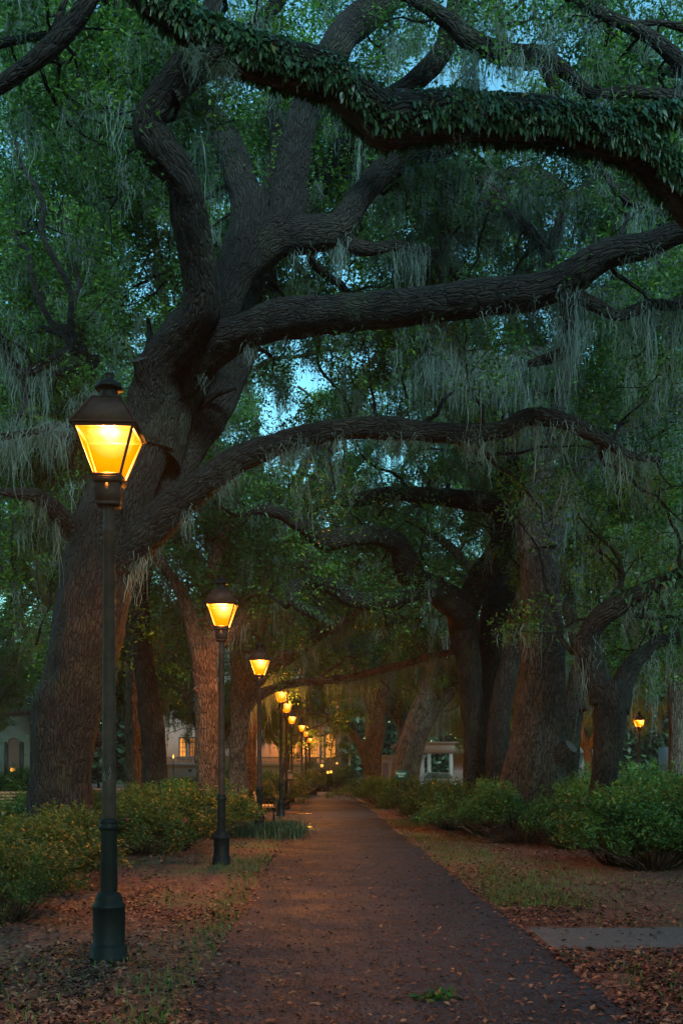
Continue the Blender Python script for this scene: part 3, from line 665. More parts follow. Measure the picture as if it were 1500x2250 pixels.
T, _ = simple_tree('live_oak', 'oak behind the third lamp with a long mossy limb crossing the path', 161,
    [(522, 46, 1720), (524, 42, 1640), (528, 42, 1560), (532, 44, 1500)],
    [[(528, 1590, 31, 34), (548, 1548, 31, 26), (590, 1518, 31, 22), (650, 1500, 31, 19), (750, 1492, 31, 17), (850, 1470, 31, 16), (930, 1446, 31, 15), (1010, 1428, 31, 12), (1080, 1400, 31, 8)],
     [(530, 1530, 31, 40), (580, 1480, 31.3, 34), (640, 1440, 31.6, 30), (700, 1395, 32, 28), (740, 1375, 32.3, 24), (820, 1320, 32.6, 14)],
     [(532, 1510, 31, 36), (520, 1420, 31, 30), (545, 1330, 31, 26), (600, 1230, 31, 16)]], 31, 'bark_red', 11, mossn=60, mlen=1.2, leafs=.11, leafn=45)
T.finish()
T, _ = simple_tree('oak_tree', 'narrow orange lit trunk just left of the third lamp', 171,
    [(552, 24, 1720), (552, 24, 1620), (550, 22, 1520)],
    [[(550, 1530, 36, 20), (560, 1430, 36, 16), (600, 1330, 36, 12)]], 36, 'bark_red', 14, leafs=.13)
T.finish()
#@@BG
# --- background oaks: three grown once, copied -------------------------------------------
def proto_oak(seed, name, label, H=17, spread=9.5, leafs=.17, lf='leaf_far', nl=11, ng=15):
    T = Tree(name, label, seed, 'bark_far', lf, base=(0, 0, 0), group='oaks in the background of the park'); rng = T.rng
    hz = H * .28
    T.limb([(0, 0, -.1, .62), (.1, 0, 1.5, .45), (.3, .2, hz, .4)], px=False, seg=14, step=.4, flare=.4)
    for k in range(nl):
        a = k * 2.399 + rng.random(); sp = spread * (.6 + .45 * rng.random()); top = H * (.45 + .53 * rng.random())
        b = T.limb([(.3, .2, hz - .4, .3), (sp * .3 * math.cos(a), sp * .3 * math.sin(a), hz + (top - hz) * .45, .2), (sp * .65 * math.cos(a + .2), sp * .65 * math.sin(a + .2), top * .92, .12), (sp * math.cos(a), sp * math.sin(a), top, .05)],
                   px=False, seg=7, step=.5, lump=.1, wander=.25)
        T.grow(b, ng, (1.6, 3.8), .25, (0, 0, .25), 5, 50, .55, leafs, .5, 2.2, mn=22, msw=.016)
    return T.finish()


protos = [proto_oak(201, 'background_oak', 'a', 17, 9.5), proto_oak(202, 'background_oak', 'b', 15, 9), proto_oak(203, 'background_oak', 'c', 19, 10), proto_oak(204, 'tall_oak', 'd', 25, 12.5, .15, nl=14, ng=13)]
bgs = [  # x, y, proto, scale, label
    (-11.3, 41, 3, 1.12, 'tall oak whose trunk stands hidden behind the giant leaning one'),
    (-4.6, 47, 3, 1.2, 'tall oak behind the orange lit trunks of the lamp row'),
    (8.0, 42, 3, 1.12, 'tall oak right behind the thickest trunk'),
    (20.5, 38, 3, 1.05, 'tall oak outside the right edge'),
    (-17, 34, 0, .85, 'leafy background oak filling the left edge above the wooden park bench'),
    (-19.5, 52, 1, .55, 'low round oak crown in front of the grey building'),
    (-9.0, 72, 1, .75, 'oak crown hanging before the upper wall of the cream house'),
    (-4.3, 75, 0, .62, 'small oak crown in front of the cream house roof'),
    (9.2, 61, 1, .62, 'low oak crown glimpsed between the forked oak and the thickest trunk'),
    (15.0, 60, 0, .6, 'yellow lit low oak crown behind the slender split oak'),
    (2.0, 66, 3, 1.05, 'tall oak standing behind the far oak at the path end'),
    (-22, 46, 2, 1.0, 'tall background oak at the far left behind the leaning giant'),
    (-13, 66, 1, 1.1, 'mid green oak crown above the left part of the balustrade'),
    (13, 38, 2, .95, 'bushy background oak behind the thickest right trunk'),
    (22, 50, 1, 1.05, 'mossy oak behind the single lamp on the right'),
    (30, 60, 0, 1.1, 'oak crown in the far right distance'),
    (5, 76, 0, 1.1, 'oak closing the view at the end of the lamp row'),
    (-26, 70, 2, 1.1, 'distant oak beyond the grey building on the left'),
    (18, 82, 1, 1.3, 'distant oak beyond the white garden wall'),
    (-16, 102, 2, 1.3, 'tall oak standing behind the cream house'),
    (-38, 60, 1, 1.1, 'oak crown beyond the left edge building'),
    (34, 42, 2, 1.0, 'oak beyond the right edge lamp'),
]
bgs += [(-9, -9, 3, .95, 'unseen tall oak behind the viewer on the left, added to block low light'), (8.5, -11, 3, .95, 'unseen tall oak behind the viewer on the right, added to block low light'), (-1, -22, 3, 1.0, 'unseen tall oak behind the viewer in the middle, added to block low light'),  # out-of-view oaks, added to keep low light off ground and trunks
        (-21, -13, 3, 1.0, 'unseen tall oak far left behind the viewer, added to block low light'), (20, -15, 3, 1.0, 'unseen tall oak far right behind the viewer, added to block low light')]
used = set()
for i, (x, y, k, s_, lab) in enumerate(bgs):
    lab = lab.replace('left of nothing, ', '')
    if k not in used:
        used.add(k); o = protos[k]; o.location = (x, y, 0); o.rotation_euler = (0, 0, i * 1.7); o.scale = (s_,) * 3; o['label'] = lab
    else: dup(protos[k], (x, y, 0), i * 1.7, lab, None, (s_,) * 3)

# far-off wood that reads as one mass
rng = np.random.default_rng(77); fw = Q()
nn = 8000; ang = rng.uniform(-.75, .75, nn); dist = rng.uniform(118, 150, nn)
cen = np.stack([np.sin(ang) * dist, np.cos(ang) * dist, rng.random(nn) ** 1.1 * 15 + .3], 1)
leaves(fw, cen, 1.8, 40, .9, rng, .8)
tag(fw.build('distant_woods', M['wood_mass'], tint=True), 'dim green wall of far-off trees closing the park behind the buildings', 'woods', kind='stuff')
#@@SHRUBS
def proto_bush(seed, mat, w=1.2, h=1.15, leafs=.06, n=60, ncl=210, flowers=0):
    rng = np.random.default_rng(seed); lf = Q(); st = Q(); fl = Q()
    root = thing('azalea_bush', 'x', 'bush', group='azalea bushes along the path')
    lobes = [(rng.normal(0, w * .38), rng.normal(0, w * .38), h * rng.uniform(.45, .72), rng.uniform(.34, .5) * w) for _ in range(9)]
    cen = []
    for _ in range(ncl):
        lx, ly, lz, lr = lobes[rng.integers(9)]
        d = rng.normal(size=3); d /= np.linalg.norm(d); d[2] = abs(d[2]) * 1.0 - .35 * rng.random()
        c = np.array([lx, ly, lz * .8]) + d * lr * np.array([1, 1, .9]) * rng.uniform(.75, 1.08); c[2] = max(.08, c[2]); cen.append(c)
    cen = np.array(cen)
    leaves(lf, cen, .15 + .07 * rng.random(len(cen)), n, leafs, rng, .8, -.25, .36)
    for c in cen[::3]:
        b = wander_path(rng, (c[0] * .2, c[1] * .2, 0), c, np.linalg.norm(c) * 1.02, .012, .004, 6, .12); b[:, :3] += (c - b[-1, :3]) * np.linspace(0, 1, 7)[:, None]
        tube(st, b, 4)
    # upright shoots standing proud of the top
    tops = cen[np.argsort(-cen[:, 2])[:26]]
    for c in tops:
        q = np.linspace(0, 1, 7)[:, None] * np.array([rng.normal(0, .03), rng.normal(0, .03), .2 + .12 * rng.random()]) + c
        leaves(lf, q, .035, 5, leafs * 1.1, rng, 1, -.5, .34, tintc=np.full(7, .95))
    lf.build('foliage', mat, root, tint=True); st.build('stems', M['bark_red'], root, True, bark=True)
    if flowers:
        idx = rng.permutation(len(cen))[:flowers]
        leaves(fl, cen[idx] + np.array([0, -.12, .05]), .05, 14, .055, rng, .8, 0, .8)
        fl.build('blossoms', M['petal'], root, tint=True)
    return root


bp = [proto_bush(301, M['azalea']), proto_bush(302, M['azalea']), proto_bush(303, M['azalea_green']), proto_bush(304, M['azalea_green']), proto_bush(305, M['azalea'], flowers=3)]
bushes = [  # px, depth, proto, scale xy, scale z, label
    (70, 12.6, 4, 1.0, .72, 'azalea with pink blossoms low at the left edge'),
    (-20, 11.6, 0, 1.0, .8, 'olive azalea cut off by the left edge below the flowering bush'),
    (25, 9.6, 1, .55, .62, 'small olive azalea in the lower left corner by the nearest lamp'),
    (150, 14.4, 1, .95, .72, 'olive azalea left of the nearest lamp post in front of the leaning trunk'),
    (60, 16.0, 0, 1.1, .8, 'azalea at the left foot of the leaning oak'),
    (-30, 20.0, 2, 1.3, .8, 'green azalea at the far left behind the front row'),
    (310, 17.3, 4, 1.05, .86, 'azalea with a few pink blossoms right of the nearest lamp post'),
    (390, 18.6, 1, 1.1, .95, 'olive azalea between the flowering azalea and the second lamp'),
    (280, 21.0, 0, 1.2, .95, 'azalea in front of the dark straight oak trunk'),
    (440, 21.5, 2, 1.1, 1.0, 'green azalea left of the second lamp base'),
    (360, 24.5, 3, 1.3, 1.0, 'back row azalea below the balustrade'),
    (215, 23.5, 1, 1.1, .8, 'azalea glimpsed between the leaning trunk and the lamp post'),
    (1430, 14.6, 3, 1.3, 1.06, 'biggest dark green azalea at the right edge'),
    (1345, 15.4, 2, .9, .95, 'azalea directly in front of the slender split oak'),
    (1560, 15.5, 0, 1.4, 1.1, 'azalea running out of the frame on the right'),
    (1490, 18.2, 2, 1.2, 1.12, 'bright green azalea behind the biggest one on the right'),
    (1400, 20.5, 3, 1.3, 1.1, 'green azalea below the single lamp on the right'),
    (1230, 18.8, 3, 1.05, .98, 'bright green azalea left of the slender split oak'),
    (1140, 20.0, 2, 1.15, 1.0, 'green azalea at the foot of the thickest trunk'),
    (1275, 22.0, 2, 1.2, 1.1, 'azalea filling the gap between the two big right trunks'),
    (1060, 22.5, 0, 1.1, .98, 'olive azalea in front of the forked oak'),
    (985, 24.5, 1, 1.2, 1.0, 'brownish azalea left of the forked oak by the path'),
    (930, 28.5, 0, 1.2, 1.0, 'olive azalea beside the leaning far oak'),
    (900, 33.0, 1, 1.3, 1.0, 'azalea just under the green sign'),
    (860, 39.0, 2, 1.4, 1.0, 'low green azalea next to the stone planter'),
    (840, 46.0, 3, 1.5, 1.0, 'farthest azalea of the right hedge'),
    (515, 27.0, 1, .6, .6, 'little azalea at the foot of the glowing oak'),
    (585, 36.0, 1, 1.0, .9, 'yellow green azalea behind the park bench'),
    (610, 46.0, 0, 1.2, 1.0, 'azalea behind the fourth lamp'),
    (650, 58.0, 0, 1.3, 1.2, 'shrub left of the litter bin'),
    (700, 72.0, 2, 1.8, 1.3, 'shrub below the arched window, left of the pair'),
    (738, 73.0, 1, 2.0, 1.5, 'shrub below the arched window, right of the pair'),
    (1060, 26.5, 3, 1.2, 1.1, 'azalea between the trunks of the forked oak group'),
    (560, 60.0, 3, 2.0, 1.4, 'shrub against the terrace wall left of the lamps'),
    (390, 60.0, 2, 2.0, .9, 'low clipped shrub below the balustrade'),
    (40, 30.0, 2, 2.0, 1.0, 'dark shrub left of the leaning trunk near the wooden bench'),
    (20, 50.0, 3, 2.4, 1.5, 'shrub in front of the grey building'),
    (1480, 34.0, 3, 2.0, 1.5, 'shrub in the distance at the right edge'),
    (1330, 36.0, 2, 2.0, 1.4, 'shrub glimpsed right of the slender split oak'),
]
used = set()
for i, (px, d, k, s_, sz, lab) in enumerate(bushes):
    sc = (s_, s_, sz)
    loc = (GX(px, d), d, 0)
    if k not in used:
        used.add(k); o = bp[k]; o.location = loc; o.rotation_euler = (0, 0, i * 2.1); o.scale = sc; o['label'] = lab
    else: dup(bp[k], loc, i * 2.1, lab, None, sc)

# sword ferns
def fern_plant(seed):
    rng = np.random.default_rng(seed); b = Q(); root = thing('sword_fern', 'x', 'fern', group='ferns at the oak foot')
    for k in range(26):
        a = rng.random() * 6.28; L0 = .5 + .35 * rng.random(); t = np.linspace(0, 1, 14)
        r = L0 * t * .8; z = L0 * (1.15 * t - .85 * t ** 2); ctr = np.stack([r * np.cos(a), r * np.sin(a), z + .02], 1)
        sd = np.array([-math.sin(a), math.cos(a), 0]); w = .09 * np.sin(math.pi * (t * .9 + .08)) ** .7
        for i in range(13):
            for sgn in (-1, 1):
                p = ctr[i]; q = ctr[i] + sd * sgn * w[i] + (ctr[i + 1] - ctr[i]) * .6 - np.array([0, 0, .012])
                m1 = ctr[i] + (ctr[i + 1] - ctr[i]) * .55; b.add([p, (p + q) / 2 + (m1 - p) * .2 + [0, 0, .004], q, m1], [[0, 1, 2, 3]], np.clip(rng.normal(.6, .2), 0, 1))
    b.build('fronds', M['fern'], root, tint=True); return root
fp = fern_plant(5)
for i, (px, d, s_, lab) in enumerate(((528, 27.5, 1.2, 'larger sword fern at the foot of the glowing oak'), (552, 28.6, 1.0, 'sword fern between the glowing oak and the bench'), (505, 26.2, .8, 'small sword fern by the second lamp'))):
    if i == 0: fp.location = (GX(px, d), d, 0); fp.scale = (s_,) * 3; fp['label'] = lab
    else: dup(fp, (GX(px, d), d, 0), i * 1.3, lab, None, (s_,) * 3)

# ------------------------------------------------------------------ ground
def EX(off, d): return off - .0206 * d      # a line parallel to the path
PL, PR = -.80, 1.84


def ground_mat():
    m, nt, out = newmat('leaf_litter_soil')
    tc = N(nt, 'TexCoord'); v = N(nt, 'TexVoronoi', Scale=26.0); L(nt, tc.outputs['Object'], v.inputs['Vector'])
    r = ramp(nt, v.outputs['Color'], [(0, (.025, .011, .008)), (.4, (.07, .03, .02)), (.75, (.13, .06, .036)), (1, (.2, .11, .07))])
    nz = N(nt, 'TexNoise', Scale=.35, Detail=5.0, Roughness=.6); L(nt, tc.outputs['Object'], nz.inputs['Vector'])
    mr = N(nt, 'MapRange'); mr.inputs['From Min'].default_value = .5; mr.inputs['From Max'].default_value = .62; L(nt, nz.outputs['Fac'], mr.inputs['Value'])
    n3 = N(nt, 'TexNoise', Scale=30.0, Detail=4.0); L(nt, tc.outputs['Object'], n3.inputs['Vector'])
    g = ramp(nt, n3.outputs['Fac'], [(.3, (.035, .05, .018)), (.7, (.08, .10, .035))])
    mx = N(nt, 'MixRGB'); L(nt, mr.outputs[0], mx.inputs[0]); L(nt, r.outputs[0], mx.inputs[1]); L(nt, g.outputs[0], mx.inputs[2])
    b = N(nt, 'Bump', Strength=.6, Distance=.02); L(nt, v.outputs['Distance'], b.inputs['Height'])
    p = N(nt, 'BsdfPrincipled', Roughness=.9); L(nt, mx.outputs[0], p.inputs['Base Color']); L(nt, b.outputs[0], p.inputs['Normal']); L(nt, p.outputs[0], out.inputs[0])
    return m


def path_mat(name, c1, c2, joints=True, blue=False):
    m, nt, out = newmat(name)
    tc = N(nt, 'TexCoord')
    v = N(nt, 'TexVoronoi', Scale=70.0); L(nt, tc.outputs['Object'], v.inputs['Vector'])
    n1 = N(nt, 'TexNoise', Scale=1.3, Detail=8.0, Roughness=.75); L(nt, tc.outputs['Object'], n1.inputs['Vector'])
    n2 = N(nt, 'TexNoise', Scale=120.0, Detail=3.0); L(nt, tc.outputs['Object'], n2.inputs['Vector'])
    base = ramp(nt, n1.outputs['Fac'], [(.32, c1), (.48, [(p + q) * .5 for p, q in zip(c1, c2)]), (.53, [p * .7 for p in c2]), (.66, c2)])
    agg = ramp(nt, v.outputs['Color'], [(0, (.45, .45, .45)), (.5, (1, 1, 1)), (1, (1.7, 1.6, 1.45))])
    mu = N(nt, 'MixRGB', blend_type='MULTIPLY'); mu.inputs[0].default_value = .8; L(nt, base.outputs[0], mu.inputs[1]); L(nt, agg.outputs[0], mu.inputs[2])
    col = mu.outputs[0]
    if joints:
        sx = N(nt, 'SeparateXYZ'); L(nt, tc.outputs['Object'], sx.inputs[0])
        nj = N(nt, 'TexNoise', Scale=2.5, Detail=3.0); L(nt, tc.outputs['Object'], nj.inputs['Vector'])
        ma = N(nt, 'Math', operation='MULTIPLY_ADD'); L(nt, nj.outputs['Fac'], ma.inputs[0]); ma.inputs[1].default_value = .06; L(nt, sx.outputs['Y'], ma.inputs[2])
        mo = N(nt, 'Math', operation='PINGPONG'); L(nt, ma.outputs[0], mo.inputs[0]); mo.inputs[1].default_value = 1.57
        # joints every 3.14 m
        lt = N(nt, 'Math', operation='LESS_THAN'); L(nt, mo.outputs[0], lt.inputs[0]); lt.inputs[1].default_value = .014
        mj = N(nt, 'MixRGB'); L(nt, lt.outputs[0], mj.inputs[0]); L(nt, col, mj.inputs[1]); mj.inputs[2].default_value = (.025, .02, .018, 1); col = mj.outputs[0]
    st = N(nt, 'TexNoise', Scale=1.7, Detail=5.0, Roughness=.7); L(nt, tc.outputs['Object'], st.inputs['Vector'])
    ro = N(nt, 'MapRange'); ro.inputs['From Min'].default_value = .35; ro.inputs['From Max'].default_value = .65; ro.inputs['To Min'].default_value = .72; ro.inputs['To Max'].default_value = .95; L(nt, st.outputs['Fac'], ro.inputs['Value'])
    b = N(nt, 'Bump', Strength=.7, Distance=.006); L(nt, n2.outputs['Fac'], b.inputs['Height'])
    b2 = N(nt, 'Bump', Strength=.5, Distance=.008); L(nt, v.outputs['Distance'], b2.inputs['Height']); L(nt, b.outputs[0], b2.inputs['Normal'])
    p = N(nt, 'BsdfPrincipled'); p.inputs['Specular IOR Level'].default_value = .3; L(nt, ro.outputs[0], p.inputs['Roughness']); L(nt, col, p.inputs['Base Color']); L(nt, b2.outputs[0], p.inputs['Normal']); L(nt, p.outputs[0], out.inputs[0])
    return m


g = Q(); g.add([(-600, -200, 0), (600, -200, 0), (600, 900, 0), (-600, 900, 0)], [[0, 1, 2, 3]])
tag(g.build('ground', ground_mat()), 'leaf littered park ground', kind='structure')
rng = np.random.default_rng(8)
pq = Q(); ys = np.concatenate([np.arange(-6, 30, .12), np.arange(30, 62, .6)])
wl = vnoise(np.stack([ys * 1.3, ys * 0, ys * 0], 1), 3) * .035 + vnoise(np.stack([ys * .5, ys * 0, ys * 0], 1), 4) * .05
wr = vnoise(np.stack([ys * 1.3, ys * 0, ys * 0], 1), 5) * .035 + vnoise(np.stack([ys * .5, ys * 0, ys * 0], 1), 6) * .05
V = np.concatenate([np.stack([EX(PL, ys) + wl, ys, ys * 0 + .012], 1), np.stack([EX(PR, ys) + wr, ys, ys * 0 + .012], 1),
                    np.stack([EX(PL, ys) + wl - .01, ys, ys * 0 - .02], 1), np.stack([EX(PR, ys) + wr + .01, ys, ys * 0 - .02], 1)])
n_ = len(ys); i = np.arange(n_ - 1)
pq.add(V, np.concatenate([np.stack([i, i + n_, i + n_ + 1, i + 1], 1), np.stack([i + 2 * n_, i, i + 1, i + 2 * n_ + 1], 1), np.stack([i + n_, i + 3 * n_, i + 3 * n_ + 1, i + n_ + 1], 1)]))
M['path'] = path_mat('worn_aggregate_path', (.013, .017, .023), (.036, .044, .058))
tag(pq.build('path', M['path']), 'worn straight footpath with joints running away under the oaks', kind='structure')
sp = Q(); xs = np.arange(1.72, 16, .25); yo = vnoise(np.stack([xs * 1.5, xs * 0, xs * 0], 1), 9) * .05
sp.add(np.concatenate([np.stack([xs, 8.12 + yo - .8 * np.exp(-((xs - 1.72) / .8) ** 2), xs * 0 + .008], 1), np.stack([xs, 9.2 + yo[::-1], xs * 0 + .008], 1)]), np.stack([np.arange(len(xs) - 1), np.arange(len(xs) - 1) + 1, np.arange(len(xs) - 1) + 1 + len(xs), np.arange(len(xs) - 1) + len(xs)], 1))
tag(sp.build('side_path', path_mat('smooth_grey_concrete', (.04, .058, .066), (.085, .11, .12), False)), 'pale concrete side path branching off to the right', kind='structure')
xs = Q(); xs.add([(-40, 62.2, .008), (60, 62.2, .008), (60, 70, .008), (-40, 70, .008)], [[0, 1, 2, 3]])
tag(xs.build('cross_path', path_mat('cross_path_concrete', (.25, .23, .21), (.36, .33, .3), False)), 'pale cross path at the end of the avenue', kind='structure')
st = Q(); st.add([(-80, 76, .004), (90, 76, .004), (90, 84, .004), (-80, 84, .004)], [[0, 1, 2, 3]])
tag(st.build('street', plain('asphalt', (.05, .05, .052), .7)), 'asphalt street beyond the park', kind='structure')
# crack strip
cr = Q(); cp = [(1008, 2118), (1030, 2150), (1040, 2185), (1062, 2215), (1075, 2250)]
pts = [np.array([GX(a, GD(b)), GD(b), .0155]) for a, b in cp]
for a, b in zip(pts[:-1], pts[1:]):
    k = 6
    for j in range(k):
        p = a + (b - a) * j / k; q = a + (b - a) * (j + 1) / k; w = .006 + .01 * rng.random()
        cr.add([p - [w, 0, 0], p + [w, 0, 0], q + [w, 0, 0], q - [w, 0, 0]], [[0, 1, 2, 3]])
tag(cr.build('path_crack', M['dark']), kind='structure')


def litter(buf, pos, size, rng, tlo=0, thi=1, curl=.35, z=.012):
    m = len(pos); a = rng.random(m) * 6.283; s = size * (.5 + .9 * rng.random(m))
    ax = np.stack([np.cos(a), np.sin(a), rng.normal(0, curl, m)], 1); sd = np.stack([-np.sin(a), np.cos(a), rng.normal(0, curl, m)], 1)
    c = np.concatenate([pos, np.full((m, 1), z) + rng.random((m, 1)) * .014], 1)
    up = np.array([0, 0, 1.0])
    V = np.stack([c - ax * s[:, None] * .5, c + sd * (s * .24)[:, None] + up * (s * .12)[:, None], c + ax * s[:, None] * .5, c - sd * (s * .24)[:, None] + up * (s * .10 * rng.random(m))[:, None]], 1)
    V[:, :, 2] = np.maximum(V[:, :, 2], z * .4 + .003)
    buf.add(V.reshape(-1, 3), np.arange(m * 4).reshape(-1, 4), tlo + (thi - tlo) * rng.random(m))


def scatter(n, y0, y1, half=.40, pw=1.6):
    d = y0 + (y1 - y0) * rng.random(n) ** pw; x = rng.uniform(-half, half, n) * d; return np.stack([x, d], 1)


def off(P): return P[:, 0] + .0206 * P[:, 1]
P = scatter(150000, 5.0, 34, .40, 1.9); o_ = off(P)
onp = (o_ > PL + .02) & (o_ < PR - .02); side = (P[:, 1] > 8.1) & (P[:, 1] < 9.2) & (o_ > PR)
edge = np.minimum(abs(o_ - PL), abs(o_ - PR))
grassy = fbm(np.stack([P[:, 0] * .6, P[:, 1] * .35, P[:, 0] * 0], 1), 12, 3)
drift = fbm(np.stack([P[:, 0] * 1.1, P[:, 1] * .8, P[:, 0] * 0 + 4], 1), 22, 3)
keep = ((drift > -.25) | (rng.random(len(P)) < .35)) & (~onp & ~side & ((grassy < .35) | (rng.random(len(P)) < .4))) | (onp & (rng.random(len(P)) < .012 + .25 * np.exp(-edge / .07))) | (side & (rng.random(len(P)) < .03))
lt = Q(); litter(lt, P[keep], .05, rng)
tag(lt.build('leaf_litter', M['litter'], tint=True), 'fallen brown oak leaves and litter beside the path', 'leaf litter', kind='stuff')
# dark crumbs on the path
P = scatter(60000, 5.0, 26, .30, 1.7); o_ = off(P); P = P[(o_ > PL + .02) & (o_ < PR - .02)]
tg_ = Q()
for _ in range(150):
    d_ = 5.2 + 12 * rng.random() ** 1.6; x_ = rng.uniform(-.38, .38) * d_; a_ = rng.random() * 6.28; l_ = .06 + .22 * rng.random()
    if EX(PL, d_) + .1 < x_ < EX(PR, d_) and rng.random() < .8: continue
    w_ = wander_path(rng, (x_, d_, .025), np.array([math.cos(a_), math.sin(a_), 0]), l_, .004, .0015, 5, .22); w_[:, 2] = .02 + .012 * rng.random(6); tube(tg_, w_, 4)
tag(tg_.build('fallen_twigs', M['bark_far'], bark=True), 'thin dead twigs scattered over the leaf litter', 'twigs', kind='stuff')
cb = Q(); litter(cb, P, .022, rng, 0, .35, .2, .014)
P = scatter(2600, 5.0, 26, .30, 1.7); o_ = off(P); P = P[(o_ > PL + .02) & (o_ < PR - .02)]
litter(cb, P, .05, rng, .5, 1, .2, .014)
tag(cb.build('path_debris', M['litter'], tint=True), 'scattered catkins and leaf crumbs lying on the footpath', 'debris', kind='stuff')


def blades(buf, pos, h, rng, w=.004, lean=.4, t=(0, 1), z0=0.0):
    m = len(pos); hh = h * (.4 + .9 * rng.random(m)); a = rng.random(m) * 6.283
    d = np.stack([np.cos(a), np.sin(a), a * 0], 1); sd = np.stack([-np.sin(a), np.cos(a), a * 0], 1)
    b = np.concatenate([pos, np.full((m, 1), z0)], 1); ww = w * (.7 + .6 * rng.random(m))[:, None]; ln = (lean * rng.random(m) * hh)[:, None]
    p1 = b + d * ln * .35 + np.array([0, 0, .6]) * hh[:, None]; p2 = b + d * ln + np.array([0, 0, .95]) * hh[:, None]
    V = np.stack([b - sd * ww, b + sd * ww, p1 + sd * ww * .8, p1 - sd * ww * .8, p2 + sd * ww * .15, p2 - sd * ww * .15], 1).reshape(-1, 3)
    o = np.arange(m)[:, None] * 6
    tt = t[0] + (t[1] - t[0]) * rng.random(m)
    buf.add(V, np.concatenate([o + np.array([0, 1, 2, 3]), o + np.array([3, 2, 4, 5])], 0), np.concatenate([tt, tt]))


gr = Q()
P = scatter(170000, 5.2, 30, .38, 1.8); o_ = off(P)
gn = fbm(np.stack([P[:, 0] * .9, P[:, 1] * .45, P[:, 0] * 0], 1), 12, 3)
band = np.exp(-((o_ - (PR + .45)) / .5) ** 2) * (P[:, 1] > 10.5) * 1.6 + np.exp(-((o_ - (PR + 1.2)) / .9) ** 2) * ((P[:, 1] > 12.5) & (P[:, 1] < 22)) * .7 + np.exp(-((o_ - (PL - .18)) / .16) ** 2) * .4 + np.exp(-((o_ - (PL - .5)) / .4) ** 2) * (P[:, 1] > 14) * .5
pr = np.clip(band * (gn + .55), 0, 1) + .05 * (gn > .2)
out_ = ((o_ < PL) | (o_ > PR)) & ~((P[:, 1] > 8.0) & (P[:, 1] < 9.3) & (o_ > PR))
k_ = out_ & (rng.random(len(P)) < pr * .75)
blades(gr, P[k_], .075, rng, .0035, .9)
tag(gr.build('grass', M['grassm'], tint=True), 'thin short grass growing through the leaf litter', 'grass', kind='stuff')
lr = Q()
for cx, cy, sx_, sy_, n_ in ((-1.98, 22.4, .30, .5, 900), (-1.62, 22.9, .22, .8, 800), (-1.25, 22.6, .2, 1.0, 1100), (-1.4, 24.2, .3, 1.0, 900), (-2.3, 23.4, .3, .8, 700)):
    blades(lr, np.stack([rng.normal(cx, sx_, n_), rng.normal(cy, sy_, n_)], 1), .26, rng, .005, 1.1)
tag(lr.build('border_grass', M['liriope'], tint=True), 'tuft bed of strappy dark green border grass round the third lamp', 'border grass', kind='stuff')
# sprig of green leaves on the path
sg = Q(); d0 = GD(2200); leaves(sg, [(GX(960, d0), d0, .03), (GX(985, d0), d0 + .03, .03), (GX(940, d0), d0 - .02, .03)], .075, 34, .06, rng, .15)
tag(sg.build('fallen_sprig', M['azalea_green'], tint=True), 'small sprig of green leaves fallen on the path in the foreground', 'twig')
#@@LAMPS
# ------------------------------------------------------------------ street lamps
def pane(buf, b, t, zb, zt, k):
    """one trapezoid of a four-sided tapered lantern"""
    c = [(-1, -1), (1, -1), (1, 1), (-1, 1)]; p, q = c[k], c[(k + 1) % 4]
    buf.add([(p[0] * b, p[1] * b, zb), (q[0] * b, q[1] * b, zb), (q[0] * t, q[1] * t, zt), (p[0] * t, p[1] * t, zt)], [[0, 1, 2, 3]])


def frustum(buf, b, t, zb, zt, thick=None):
    V = [(x * b, y * b, zb) for x, y in ((-1, -1), (1, -1), (1, 1), (-1, 1))] + [(x * t, y * t, zt) for x, y in ((-1, -1), (1, -1), (1, 1), (-1, 1))]
    buf.add(V, [(0, 1, 5, 4), (1, 2, 6, 5), (2, 3, 7, 6), (3, 0, 4, 7), (4, 5, 6, 7), (3, 2, 1, 0)])


M['pane'] = glass_mat('lit_lantern_glass', 4.0, .31, .20)
M['pane_far'] = glass_mat('lit_lantern_glass_far', 3.99, .31, .19)


